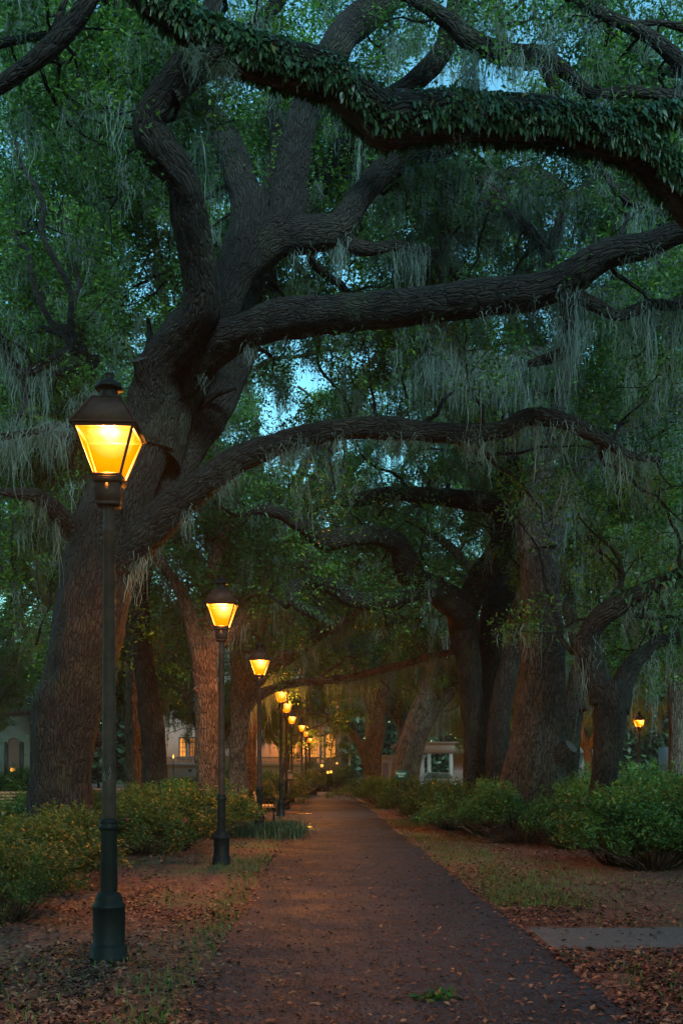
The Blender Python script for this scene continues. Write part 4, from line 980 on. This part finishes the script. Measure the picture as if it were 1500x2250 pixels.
def make_lamp(glass, energy):
    root = thing('street_lamp', 'x', 'street lamp', group='lantern posts in a row along the path')
    b = Q(); b.lathe([(.148, 0), (.148, .035), (.140, .045), (.140, .115), (.128, .125), (.122, .135), (.122, .40), (.126, .408), (.126, .425), (.108, .45), (.100, .47), (.102, .48), (.094, .50), (.090, .515), (.066, .53)], 20)
    b.build('base', M['iron'], root, False)
    f = Q(); f.lathe([(.062, .525), (.064, .55), (.060, .98), (.062, 1.0)], 64, mod=lambda th, z: 1 - .10 * (np.cos(th * 16) > .2), capb=False, capt=False); f.build('fluted_shaft', M['iron'], root)
    r = Q(); r.lathe([(.062, 1.0), (.078, 1.005), (.080, 1.03), (.066, 1.045), (.070, 1.055), (.072, 1.075), (.056, 1.09)], 28, capb=False, capt=False); r.build('collar', M['iron'], root, True)
    p = Q(); p.lathe([(.054, 1.085), (.050, 2.0), (.044, 3.28), (.047, 3.285), (.047, 3.305), (.042, 3.31), (.042, 3.49)], 24, capb=False); p.build('pole', M['iron_brown'], root, True)
    h = Q(); frustum(h, .080, .086, 3.480, 3.506); frustum(h, .084, .094, 3.50, 3.65); frustum(h, .095, .118, 3.643, 3.674); frustum(h, .113, .109, 3.668, 3.700); h.build('lantern_holder', M['iron_brown'], root)
    g = Q()
    for k in range(4): pane(g, .098, .216, 3.70, 4.035, k)
    lan = g.build('lantern_glass', glass, root)
    fr = Q()
    for x, y in ((-1, -1), (1, -1), (1, 1), (-1, 1)):
        a = np.array([x * .100, y * .100, 3.69]); c = np.array([x * .220, y * .220, 4.045]); w = .009
        V = [a + [dx * w, dy * w, 0] for dx, dy in ((-1, -1), (1, -1), (1, 1), (-1, 1))] + [c + [dx * w, dy * w, 0] for dx, dy in ((-1, -1), (1, -1), (1, 1), (-1, 1))]
        fr.add(V, [(0, 1, 5, 4), (1, 2, 6, 5), (2, 3, 7, 6), (3, 0, 4, 7)])
    for (bb, z0, z1) in ((.218, 4.028, 4.056), (.104, 3.691, 3.712)):
        w = .010
        for s_ in (-1, 1):
            fr.box(-bb - w, bb + w, s_ * bb - w, s_ * bb + w, z0, z1); fr.box(s_ * bb - w, s_ * bb + w, -bb + w + .001, bb - w - .001, z0 + .001, z1 - .001)
    fr.build('lantern_frame', M['iron_rim'], root)
    ro = Q(); frustum(ro, .250, .246, 4.052, 4.064); frustum(ro, .240, .108, 4.066, 4.285); frustum(ro, .113, .110, 4.287, 4.294)
    for x, y in ((-1, -1), (1, -1), (1, 1), (-1, 1)):
        a = np.array([x * .241, y * .241, 4.068]); c = np.array([x * .109, y * .109, 4.286]); w = .006
        V = [a + [dx * w, dy * w, 0] for dx, dy in ((-1, -1), (1, -1), (1, 1), (-1, 1))] + [c + [dx * w, dy * w, 0] for dx, dy in ((-1, -1), (1, -1), (1, 1), (-1, 1))]
        ro.add(V, [(0, 1, 5, 4), (1, 2, 6, 5), (2, 3, 7, 6), (3, 0, 4, 7)])
    ro.build('lantern_roof', M['iron_brown'], root)
    cp = Q(); cp.lathe([(.070, 4.296), (.078, 4.305), (.074, 4.33), (.066, 4.345), (.068, 4.375), (.108, 4.378), (.112, 4.39), (.10, 4.415), (.07, 4.438), (.042, 4.45), (.036, 4.46), (.036, 4.485), (.04, 4.49), (.04, 4.50)], 8, rot=math.pi / 8); cp.build('vent_cap', M['iron'], root)
    mt = Q(); mt.lathe([(.012, 3.99), (.02, 4.0), (.024, 4.03), (.012, 4.04)], 10); mt.build('mantle', M['flame'], lan)
    ld = bpy.data.lights.new('lamp_light', 'POINT'); ld.energy = energy; ld.color = (1.0, .30, .035); ld.shadow_soft_size = .07
    lo = bpy.data.objects.new('lamp_light', ld); C.objects.link(lo); lo.location = (0, 0, 3.93); lo.parent = root
    return root


EN = 17000.0
lamp1 = make_lamp(M['pane'], EN); lamp2 = make_lamp(M['pane_far'], EN)
lamps = [  # px, depth, label
    (240, 7.64, 'nearest street lamp, big lit lantern on a black post among fallen leaves'),
    (487, 15.55, 'second nearest lit lamp post, right of the flowering azalea'),
    (570, 23.3, 'third lit lamp post, rising from the border grass'),
    (617, 32.5, 'fourth lit lamp post, standing at the far end of the park bench'),
    (629, 38.2, 'fifth lit lamp post, close to the right of the fourth'),
    (641, 47.3, 'sixth lit lamp post beyond the overlapping pair'),
    (663, 56.3, 'seventh lamp post, first of the three small ones by the litter bin'),
    (672, 64.6, 'eighth lamp post, middle of the three small ones by the litter bin'),
    (681, 78.0, 'last and smallest lamp of the row in front of the cream house'),
    (1403, 50.4, 'single lit lamp post on the right beyond the slender split oak'),
    (1108, 55.0, 'lamp mostly hidden behind the trunks right of the forked oak'),
    (1262, 56.0, 'lamp glowing in the gap left of the slender split oak'),
    (217, 86.0, 'tiny far lamp shining between the leaning trunk and the nearest post'),
    (646, 88.0, 'tiny far lamp in front of the cream wall between the sixth and seventh posts'),
]
for i, (px, d, lab) in enumerate(lamps):
    loc = (GX(px, d), d, 0); rz = rad(2)
    if i == 0: o = lamp1; o.location = loc; o.rotation_euler = (0, 0, rz); o['label'] = lab
    elif i == 1: o = lamp2; o.location = loc; o.rotation_euler = (0, 0, rz); o['label'] = lab
    else: o = dup(lamp2, loc, rz, lab)
# scratched white tag on the nearest post
sc_ = Q(); rr = random.Random(4)
for k in range(16):
    z = 1.36 + .09 * rr.random(); a = -math.pi / 2 + (rr.random() - .5) * 1.5; R_ = .0545 - (z - 1.085) / .915 * .004 + .0012; l_ = .02 + .03 * rr.random(); da = (rr.random() - .5) * .6; w = .0022
    for j in range(4):
        a0 = a + da * j / 4; a1 = a + da * (j + 1) / 4; z0 = z + l_ * j / 4; z1 = z + l_ * (j + 1) / 4
        sc_.add([(R_ * math.cos(a0), R_ * math.sin(a0), z0 - w), (R_ * math.cos(a1), R_ * math.sin(a1), z1 - w), (R_ * math.cos(a1), R_ * math.sin(a1), z1 + w), (R_ * math.cos(a0), R_ * math.sin(a0), z0 + w)], [[0, 1, 2, 3]])
o = sc_.build('scrawled_graffiti', plain('pale_scratches', (.28, .28, .26), .7), lamp1); o['label'] = 'pale scrawled graffiti scratches on the lower post'
#@@FURN
# ------------------------------------------------------------------ benches
def make_bench():
    """seat faces +X, runs along Y"""
    root = thing('park_bench', 'x', 'bench', group='wooden park benches')
    Ln = 1.0
    s = Q()
    for k in range(5): s.box(-.05 + k * .095, .03 + k * .095, -Ln, Ln, .43, .465)
    s.build('seat', M['wood'], root)
    b = Q()
    for k in range(4):
        z = .53 + k * .095; x = -.09 - k * .028
        b.obox((x, 0, z), (.014, Ln, .040), [[.96, 0, -.28], [0, 1, 0], [.28, 0, .96]])
    b.build('backrest', M['wood'], root)
    for y in (-.85, 0, .85):
        f = Q(); f.box(-.06, -.01, y - .02, y + .02, 0, .428); f.box(.36, .41, y - .02, y + .02, 0, .428); f.box(-.008, .358, y - .018, y + .018, .38, .426)
        f.obox((-.155, y, .66), (.014, .02, .24), [[.96, 0, -.28], [0, 1, 0], [.28, 0, .96]])
        f.build('leg_frame', M['iron'], root)
    for y in (-.93, .93):
        f = Q(); f.box(-.10, .42, y - .025, y + .025, .66, .69); f.box(.37, .40, y - .02, y + .02, .467, .658); f.build('armrest', M['iron'], root)
    return root


bn = make_bench(); bn.location = (GX(572, 28.8), 28.8, 0); bn.rotation_euler = (0, 0, rad(4)); bn['label'] = 'warmly lit wooden park bench between the third and fourth lamps'
dup(bn, (GX(600, 41), 41, 0), rad(1), 'farther park bench half hidden behind the fourth lamp')
dup(bn, (GX(15, 29.5), 29.5, 0), rad(-88), 'dark slatted bench at the left edge beside the leaning trunk')
# litter bins
def make_bin():
    root = thing('litter_bin', 'x', 'litter bin', group='litter bins at the end of the path')
    b = Q(); b.lathe([(.24, 0), (.26, .03), (.27, .72), (.255, .74)], 32, mod=lambda th, z: 1 - .05 * (np.cos(th * 16) > 0)); b.build('body', M['iron'], root)
    r = Q(); r.lathe([(.285, .74), (.29, .76), (.29, .80), (.20, .84), (.12, .845)], 28); r.build('rim', M['iron'], root, True); return root
lb = make_bin(); lb.location = (GX(687, 60), 60, 0); lb['label'] = 'dark ribbed litter bin at the path end, right of the pair'
dup(lb, (GX(676, 61), 61, 0), 0, 'dark ribbed litter bin at the path end, left of the pair')
# dark information post beside the fifth lamp
ip = thing('information_post', 'dark narrow post with a pale slatted head beside the fifth lamp', 'post', (GX(634, 40.5), 40.5, 0))
q = Q(); q.box(-.10, .10, -.10, .10, 0, .10); q.box(-.06, .06, -.06, .06, .102, 1.15); q.build('post', M['dark'], ip)
q = Q(); q.box(-.19, .19, -.12, .12, 1.152, 1.18)
for k in range(3): q.box(-.17, .17, -.11, .11, 1.20 + k * .07, 1.235 + k * .07)
q.box(-.15, .15, -.09, .09, 1.181, 1.41); q.build('slatted_head', M['white_pink'], ip)
q = Q(); frustum(q, .2, .03, 1.412, 1.50); q.build('cap', M['dark'], ip)
# stone planter
pt = thing('stone_planter', 'pale stone block with overhanging slab at the right of the path end', 'planter', (GX(791, 60.5), 60.5, 0))
q = Q(); q.box(-.36, .36, -.25, .25, 0, .06); q.box(-.30, .30, -.20, .20, .062, .40); q.build('block', M['concrete'], pt)
q = Q(); q.box(-.42, .42, -.30, .30, .402, .50); frustum(q, .28, .05, .502, .64); q.build('slab', M['concrete'], pt)
# recessed ground light
gl = thing('ground_light', 'small glowing recessed light set in the left side of the path', 'light', (GX(680, 25.3), 25.3, 0))
q = Q(); q.box(-.075, .075, -.11, .11, .012, .03); q.build('housing', M['iron'], gl)
q = Q(); q.box(-.058, .058, -.09, .09, .031, .055); q.build('lens', M['tinyglow'], gl)
ld = bpy.data.lights.new('glow', 'POINT'); ld.energy = 1.2; ld.color = (1, .5, .15); ld.shadow_soft_size = .05
lo = bpy.data.objects.new('glow', ld); C.objects.link(lo); lo.location = (0, -.02, .16); lo.parent = gl
# puddles
M['water'] = plain('puddle_water', (.03, .025, .02), .10, 0, .2, 3, .08, .8, 9)
for cx, cy, a_, b_, lab in ((655, 25.6, .30, .42, 'shallow puddle on the left path edge beside the ground light'), (655, 34.0, .5, .5, 'far thin puddle in front of the fourth lamp'), (640, 29.5, .22, .35, 'narrow puddle beside the park bench')):
    q = Q(); th = np.arange(40) / 40 * 6.283; r_ = 1 + .25 * vnoise(np.stack([np.cos(th) * 1.6, np.sin(th) * 1.6, th * 0 + cy], 1), 5)
    q.poly(np.stack([GX(cx, cy) + a_ * r_ * np.cos(th), cy + b_ * r_ * np.sin(th), th * 0 + .0165], 1)); o = q.build('puddle', M['water']); tag(o, lab, 'puddle', 'puddles on the path')
# sign
sgn = thing('park_sign', 'small dark green sign board with pale lettering above the right hedge', 'sign', (GX(881, 31.5), 31.5, 0))
q = Q(); q.box(-.05, -.03, .03, .05, 0, 1.2); q.box(.03, .05, .03, .05, 0, 1.2); q.build('post', M['dark'], sgn)
q = Q(); q.box(-.20, .20, 0, .028, 1.20, 1.46); q.box(-.17, .17, .001, .027, 1.462, 1.49); q.build('board', M['green_sign'], sgn)
for tx, z_, sz_ in (('Forsyth', 1.355, .095), ('Park', 1.265, .085)):
    c = bpy.data.curves.new('lettering', 'FONT'); c.body = tx; c.size = sz_; c.extrude = .002; c.align_x = 'CENTER'
    o = bpy.data.objects.new('lettering', c); C.objects.link(o); bpy.context.view_layer.update()
    me = bpy.data.meshes.new_from_object(o.evaluated_get(bpy.context.evaluated_depsgraph_get())); bpy.data.objects.remove(o)
    me.materials.clear(); me.materials.append(M['letter']); o = link('lettering', me, sgn); o.rotation_euler = (math.pi / 2, 0, 0); o.location = (0, -.003, z_)
#@@HOUSES
# ------------------------------------------------------------------ cream house with terrace
DH = 90.0
def X(px, d): return GX(px, d)
def Z(py, d): return CAMH + (HY - py) / F * d
hs = thing('cream_house', 'cream stucco house with lit arched window behind the end of the lamp row', 'house', (X(560, DH), DH, 0))
ox, oy = X(560, DH), DH
def hx(px, d=DH): return X(px, d) - ox
q = Q(); q.box(hx(355), hx(749), 0, 12, 0, 10.2); q.build('wall', M['stucco'], hs)
q = Q(); q.box(hx(353), hx(751), -.25, 12.3, 10.2, 10.6); q.box(hx(352), hx(752), -.5, 12.5, 10.61, 10.8); q.box(hx(672), hx(750), -.14, -.003, 5.6, 6.0); q.box(hx(673), hx(750), -.22, -.003, 6.01, 6.15); q.build('cornice', M['white'], hs)
q = Q(); q.box(hx(354), hx(750), -.3, 12.3, 10.82, 11.0); a = hx(354); b_ = hx(750)
q.add([(a, -.3, 11.0), (b_, -.3, 11.0), (b_, 12.3, 11.0), (a, 12.3, 11.0), (a + 3, 5, 13.5), (b_ - 3, 5, 13.5), (b_ - 3, 7, 13.5), (a + 3, 7, 13.5)], [(0, 1, 5, 4), (1, 2, 6, 5), (2, 3, 7, 6), (3, 0, 4, 7), (4, 5, 6, 7)])
q.build('roof', M['slate'], hs)
def arch(x0, x1, z0, z1, n=12):
    r = (x1 - x0) / 2; c = (x0 + x1) / 2; zc = z1 - r
    return [(x0, z0), (x1, z0)] + [(c + r * math.cos(t), zc + r * math.sin(t)) for t in np.linspace(0, math.pi, n)]
def prism(buf, poly, y0, y1):
    n = len(poly); F_ = [(x, y0, z) for x, z in poly]; B_ = [(x, y1, z) for x, z in poly]
    buf.poly(F_); buf.poly(B_[::-1])
    for i in range(n):
        j = (i + 1) % n; buf.add([F_[i], B_[i], B_[j], F_[j]], [[0, 1, 2, 3]])
def window(root, x0, x1, z0, z1, glow, arched=True, nx=2, nz=3, face=0.0, frame='dark'):
    q = Q(); prism(q, arch(x0 - .12, x1 + .12, z0 - .12, z1 + .12) if arched else [(x0 - .12, z0 - .12), (x1 + .12, z0 - .12), (x1 + .12, z1 + .12), (x0 - .12, z1 + .12)], face - .05, face - .002)
    f = q.build('window', M[frame], root)
    q = Q(); prism(q, arch(x0, x1, z0, z1) if arched else [(x0, z0), (x1, z0), (x1, z1), (x0, z1)], face - .07, face - .052); q.build('pane', M[glow], f)
    q = Q()
    for k in range(1, nx): x = x0 + (x1 - x0) * k / nx; q.box(x - .02, x + .02, face - .10, face - .072, z0, z1 - (.02 if not arched else 0))
    for k in range(1, nz): z = z0 + (z1 - z0) * k / nz; q.box(x0, x1, face - .13, face - .101, z - .02, z + .02)
    q.build('glazing_bar', M[frame], f)
    q = Q(); q.box(x0 - .2, x1 + .2, face - .2, face - .003, z0 - .25, z0 - .14); q.build('sill', M['white'], f)
window(hs, hx(716), hx(736), Z(1664, DH), Z(1612, DH), 'win_warm', True, 2, 2)
window(hs, hx(682), hx(696), Z(1664, DH), Z(1618, DH), 'win_warm', False, 3, 6)
window(hs, hx(655), hx(664), Z(1664, DH), Z(1618, DH), 'win_dim', False, 2, 4)
window(hs, hx(622), hx(634), Z(1664, DH), Z(1618, DH), 'win_dim', False, 2, 4)
window(hs, hx(396), hx(408), Z(1662, DH), Z(1622, DH), 'win_warm', False, 2, 4)
window(hs, hx(418), hx(430), Z(1662, DH), Z(1622, DH), 'win_dim', False, 2, 4)
for px in (702, 711, 668):
    q = Q(); q.lathe([(.24, 2.2), (.24, 2.35), (.19, 2.4), (.165, 5.2), (.22, 5.3), (.22, 5.45)], 16, cx=hx(px), cy=-1.0); q.build('column', M['white'], hs, True)
q = Q(); q.box(hx(664), hx(715), -1.35, -.26, 5.46, 5.9); q.build('porch_beam', M['white'], hs)
# terrace
DT = 84.0
q = Q(); q.box(X(352, DT) - ox, X(704, DT) - ox, DT - oy, -.002, 0, Z(1684, DT)); q.build('terrace_wall', M['stucco_grey'], hs)
q = Q(); q.box(X(351, DT) - ox, X(705, DT) - ox, DT - oy - .12, -.004, Z(1684, DT) + .002, Z(1678, DT)); tsl = q.build('terrace_slab', M['stucco_grey'], hs)
q = Q(); q.box(X(352, DT) - ox, X(704, DT) - ox, DT - oy, DT - oy + .3, Z(1666, DT), Z(1663, DT)); rl = q.build('balustrade_rail', M['white'], hs)
q = Q()
for k in range(92):
    x = X(354 + k * 3.8, DT) - ox; zb, zt = Z(1678, DT) + .003, Z(1666, DT) - .003; hh = zt - zb
    q.lathe([(.035, zb), (.03, zb + .08 * hh), (.055, zb + .3 * hh), (.03, zb + .7 * hh), (.04, zt)], 6, cx=x, cy=DT - oy + .15, capb=False, capt=False)
bo = q.build('balusters', M['white'], hs, True); bo['kind'] = 'stuff'
q = Q(); q.box(X(414, DT) - ox, X(422, DT) - ox, DT - oy - .02, DT - oy - .003, Z(1696, DT), Z(1690, DT)); q.build('vent', M['dark'], hs)
# small garden lamp before the terrace, and little lights in the shrubs
gm = thing('garden_lamp', 'thin garden lamp with a small flame in front of the balustrade', 'lamp', (X(381, 62), 62, 0))
q = Q(); q.lathe([(.05, 0), (.03, .05), (.025, 2.2), (.05, 2.22), (.05, 2.26)], 10); q.build('post', M['iron'], gm)
q = Q(); q.lathe([(.035, 2.262), (.055, 2.33), (.04, 2.44), (.01, 2.5)], 8); q.build('flame', M['tinyglow'], gm)
def bollard(px, py, d, lab, nm='shrub_light', s=.09):
    r = thing(nm, lab, 'light', (X(px, d), d, 0), group='little amber lights near the house'); z = Z(py, d)
    q = Q(); q.lathe([(.05, 0), (.04, .04), (.035, z - s - .03), (s * .9, z - s)], 8); q.build('post', M['iron'], r)
    q = Q(); q.lathe([(s * .8, z - s + .002), (s, z), (s * .6, z + s)], 10); q.build('lens', M['tinyglow'], r)
    q = Q(); q.lathe([(s * 1.1, z + s + .002), (s * .3, z + s * 1.5)], 10); q.build('cap', M['iron'], r)
bollard(720, 1697, 70, 'little amber light in the shrub below the arched window, left one'); bollard(727, 1696, 70.5, 'little amber light in the shrub below the arched window, right one')
bollard(740, 1677, 88, 'small light on the house corner right of the arched window'); bollard(707, 1682, 80, 'amber light at the foot of the porch columns', s=.13)
# grey building on the left with arched opening
D2 = 72.0
g2 = thing('grey_building', 'grey green building with an arched warm edged doorway at the left edge', 'building', (X(40, D2), D2, 0)); o2 = X(40, D2)
q = Q(); q.box(X(-160, D2) - o2, X(140, D2) - o2, 0, 8, 0, 5.6); q.build('wall', M['stucco_grey'], g2)
q = Q(); q.box(X(-162, D2) - o2, X(142, D2) - o2, -.3, 8.3, 5.602, 5.9); frq = X(-162, D2) - o2; q.build('roof', M['slate'], g2)
q = Q(); prism(q, arch(X(20, D2) - o2, X(44, D2) - o2, .1, Z(1622, D2)), -.09, -.003); dr = q.build('door', M['brownpanel'], g2)
q = Q()
pts = arch(X(19.5, D2) - o2, X(44.5, D2) - o2, .1, Z(1621, D2), 14)
for i in range(2, len(pts) - 1):
    (xa, za), (xb, zb) = pts[i], pts[i + 1]; q.obox(((xa + xb) / 2, -.14, (za + zb) / 2), (math.hypot(xb - xa, zb - za) / 2 + .02, .05, .035), [[(xb - xa) / math.hypot(xb - xa, zb - za), 0, -(zb - za) / math.hypot(xb - xa, zb - za)], [0, 1, 0], [(zb - za) / math.hypot(xb - xa, zb - za), 0, (xb - xa) / math.hypot(xb - xa, zb - za)]])
q.build('door_frame', M['white'], dr)
for px0, px1 in ((44.8, 53), (11, 19)):
    q = Q(); q.box(X(px0, D2) - o2, X(px1, D2) - o2, -.12, -.004, .6, Z(1630, D2)); q.build('shutter', M['dark'], g2)
ws = thing('wall_sconce', 'lit amber box lantern low beside the arched doorway', 'lantern', (X(29, 60), 60, 0)); zz = Z(1692, 60)
q = Q(); q.box(-.05, .05, -.05, .05, 0, zz - .15); q.box(-.14, .14, -.14, .14, zz - .149, zz - .12); q.box(-.15, .15, -.15, .15, zz + .14, zz + .18); q.build('stand', M['iron'], ws)
q = Q(); q.box(-.11, .11, -.11, .11, zz - .118, zz + .138); q.build('lens', M['tinyglow'], ws)
# white garden wall and portico on the right
D3 = 86.0
gw = thing('garden_wall', 'cream garden wall with cornice behind the far oaks', 'wall', (X(850, D3), D3, 0)); o3 = X(850, D3)
q = Q(); q.box(X(799, D3) - o3, X(932, D3) - o3, 0, .5, 0, Z(1666, D3)); q.build('wall', M['white_pink'], gw)
q = Q(); q.box(X(797, D3) - o3, X(934, D3) - o3, -.1, .6, Z(1666, D3) + .002, Z(1662, D3)); q.box(X(796, D3) - o3, X(935, D3) - o3, -.2, .7, Z(1662, D3) + .002, Z(1659, D3)); q.build('cornice', M['white'], gw)
for px in (799, 856, 896): q = Q(); q.box(X(px, D3) - o3, X(px + 7, D3) - o3, -.08, -.003, 0, Z(1667, D3)); q.build('pilaster', M['white'], gw)
q = Q(); q.box(X(840, D3) - o3, X(852, D3) - o3, -.05, -.002, 0, Z(1676, D3)); q.build('door', M['brownpanel'], gw)
po = thing('white_portico', 'white gateway with flat roof and square pillars behind the leaning far oak', 'portico', (X(970, D3), D3, 0)); o4 = X(970, D3)
q = Q(); q.box(X(936, D3) - o4, X(1300, D3) - o4, -.3, 4, Z(1655, D3), Z(1634, D3)); q.box(X(934, D3) - o4, X(1302, D3) - o4, -.5, 4.2, Z(1634, D3) + .002, Z(1630, D3)); q.build('roof', M['white'], po)
for px in (938, 986, 1040, 1100, 1160, 1230, 1290): q = Q(); q.box(X(px, D3) - o4, X(px + 8, D3) - o4, -.2, .3, 0, Z(1655, D3) - .003); q.build('pillar', M['white'], po)
q = Q(); q.box(X(1000, D3) - o4, X(1300, D3) - o4, 2, 2.4, 0, Z(1656, D3)); q.build('rear_wall', M['white_pink'], po)
kb = thing('kiosk', 'pale kiosk with blue awning at the right edge', 'kiosk', (X(1490, 80), 80, 0)); o5 = X(1490, 80)
q = Q(); q.box(X(1480, 80) - o5, X(1600, 80) - o5, 0, 4, 0, Z(1640, 80)); q.build('wall', M['white'], kb)
q = Q(); q.add([(X(1478, 80) - o5, -1.4, Z(1640, 80)), (X(1600, 80) - o5, -1.4, Z(1640, 80)), (X(1600, 80) - o5, -.01, Z(1618, 80)), (X(1478, 80) - o5, -.01, Z(1618, 80))], [[0, 1, 2, 3]])
q.add([(X(1478, 80) - o5, -1.4, Z(1644, 80)), (X(1600, 80) - o5, -1.4, Z(1644, 80)), (X(1600, 80) - o5, -1.402, Z(1640, 80)), (X(1478, 80) - o5, -1.402, Z(1640, 80))], [[0, 1, 2, 3]]); q.build('awning', M['awning'], kb)
window(kb, X(1486, 80) - o5, X(1494, 80) - o5, .8, 2.4, 'glass_dark', False, 2, 2)
# parked car glimpsed through the gateway and a low pale wall by the street
car = thing('parked_car', 'grey parked car glimpsed through the white gateway', 'car', (X(962, 81), 81, 0)); 
q = Q(); prism(q, [(-2.1, .3), (2.1, .3), (2.15, .7), (1.3, .85), (.8, 1.35), (-.9, 1.38), (-1.5, .9), (-2.15, .85)], -.85, .85); q.build('body', M['carpaint'], car)
q = Q(); prism(q, [(-1.3, .9), (1.15, .88), (.74, 1.3), (-.86, 1.33)], -.87, -.852); q.build('side_window', M['glass_dark'], car)
for x_ in (-1.35, 1.35):
    q = Q(); th = np.arange(20) / 20 * 6.283; prism(q, [(x_ + .33 * math.cos(t), .33 + .33 * math.sin(t)) for t in th], -.9, -.70); w_ = q.build('wheel', M['rubber'], car)
    q = Q(); prism(q, [(x_ + .2 * math.cos(t), .33 + .2 * math.sin(t)) for t in th], -.915, -.902); q.build('rim', M['concrete'], w_)
q = Q(); q.box(X(764, 84), X(791, 84), 84.3, 84.6, 0, .82); q.box(X(763, 84), X(792, 84), 84.2, 84.7, .822, .9); tag(q.build('low_wall', M['concrete']), 'low pale wall glimpsed right of the house corner', 'wall')
sp_ = thing('sign_post', 'thin pale post standing by the low wall right of the house', 'post', (X(768, 83), 83, 0))
q = Q(); q.lathe([(.06, 0), (.06, 2.9)], 8); q.build('post', M['concrete'], sp_); q = Q(); q.box(-.1, .1, -.075, -.062, 2.4, 2.85); q.build('plate', M['white'], sp_)
#@@LIGHT

if HAZE:
    q = Q(); q.box(-190, 190, -60, 190, -1, 48)  # volume added to give the lamps a soft glow and fade the distance
    m, nt, out = newmat('lamp_glow_haze'); pv = nt.nodes.new('ShaderNodeVolumePrincipled'); pv.inputs['Density'].default_value = HAZE; pv.inputs['Color'].default_value = (.85, .95, 1, 1); pv.inputs['Anisotropy'].default_value = .3
    nt.links.new(pv.outputs[0], out.inputs['Volume']); tag(q.build('haze', m), 'thin haze added for lamp glow and a slight fade with distance', 'haze', kind='stuff')
# ------------------------------------------------------------------ light, camera
scn = bpy.context.scene
w = bpy.data.worlds.new('World'); scn.world = w; w.use_nodes = True
nt = w.node_tree; bg = nt.nodes['Background']
sky = nt.nodes.new('ShaderNodeTexSky'); sky.sky_type = 'NISHITA'; sky.sun_disc = False
SUN_EL, SUN_ROT = 8.0, 165.0
sky.sun_elevation = rad(SUN_EL); sky.sun_rotation = rad(SUN_ROT); sky.air_density = 1.3; sky.dust_density = .1; sky.ozone_density = 1.5
mxs = nt.nodes.new('ShaderNodeMixRGB'); mxs.blend_type = 'MULTIPLY'; mxs.inputs[0].default_value = 1; mxs.inputs[2].default_value = (.46, .93, 1.08, 1)
nt.links.new(sky.outputs[0], mxs.inputs[1]); nt.links.new(mxs.outputs[0], bg.inputs[0]); bg.inputs[1].default_value = .075
sl = bpy.data.lights.new('sun', 'SUN'); sl.energy = .9; sl.angle = rad(15); sl.color = (.64, .98, 1.0)
so = bpy.data.objects.new('sun', sl); C.objects.link(so)
from mathutils import Vector
el, az = rad(30), rad(SUN_ROT)
dv = Vector((math.sin(az) * math.cos(el), math.cos(az) * math.cos(el), math.sin(el)))
so.rotation_euler = dv.to_track_quat('Z', 'Y').to_euler()
cd = bpy.data.cameras.new('camera'); cam = bpy.data.objects.new('camera', cd); C.objects.link(cam)
cam.location = (0, 0, CAMH); cam.rotation_euler = (math.pi / 2, 0, 0)
cd.lens = 35; cd.sensor_width = 36; cd.sensor_fit = 'AUTO'; cd.shift_y = (HY - 1125) / 2250; cd.clip_end = 3000; cd.clip_start = .1
scn.camera = cam
scn.view_settings.view_transform = 'Standard'; scn.view_settings.look = 'None'; scn.view_settings.gamma = 1; scn.view_settings.exposure = 2.4
cy = scn.cycles
cy.max_bounces = 6; cy.diffuse_bounces = 3; cy.glossy_bounces = 2; cy.transmission_bounces = 4; cy.transparent_max_bounces = 8
cy.sample_clamp_indirect = 3; cy.sample_clamp_direct = 0; cy.use_denoising = True
cy.caustics_reflective = False; cy.caustics_refractive = False
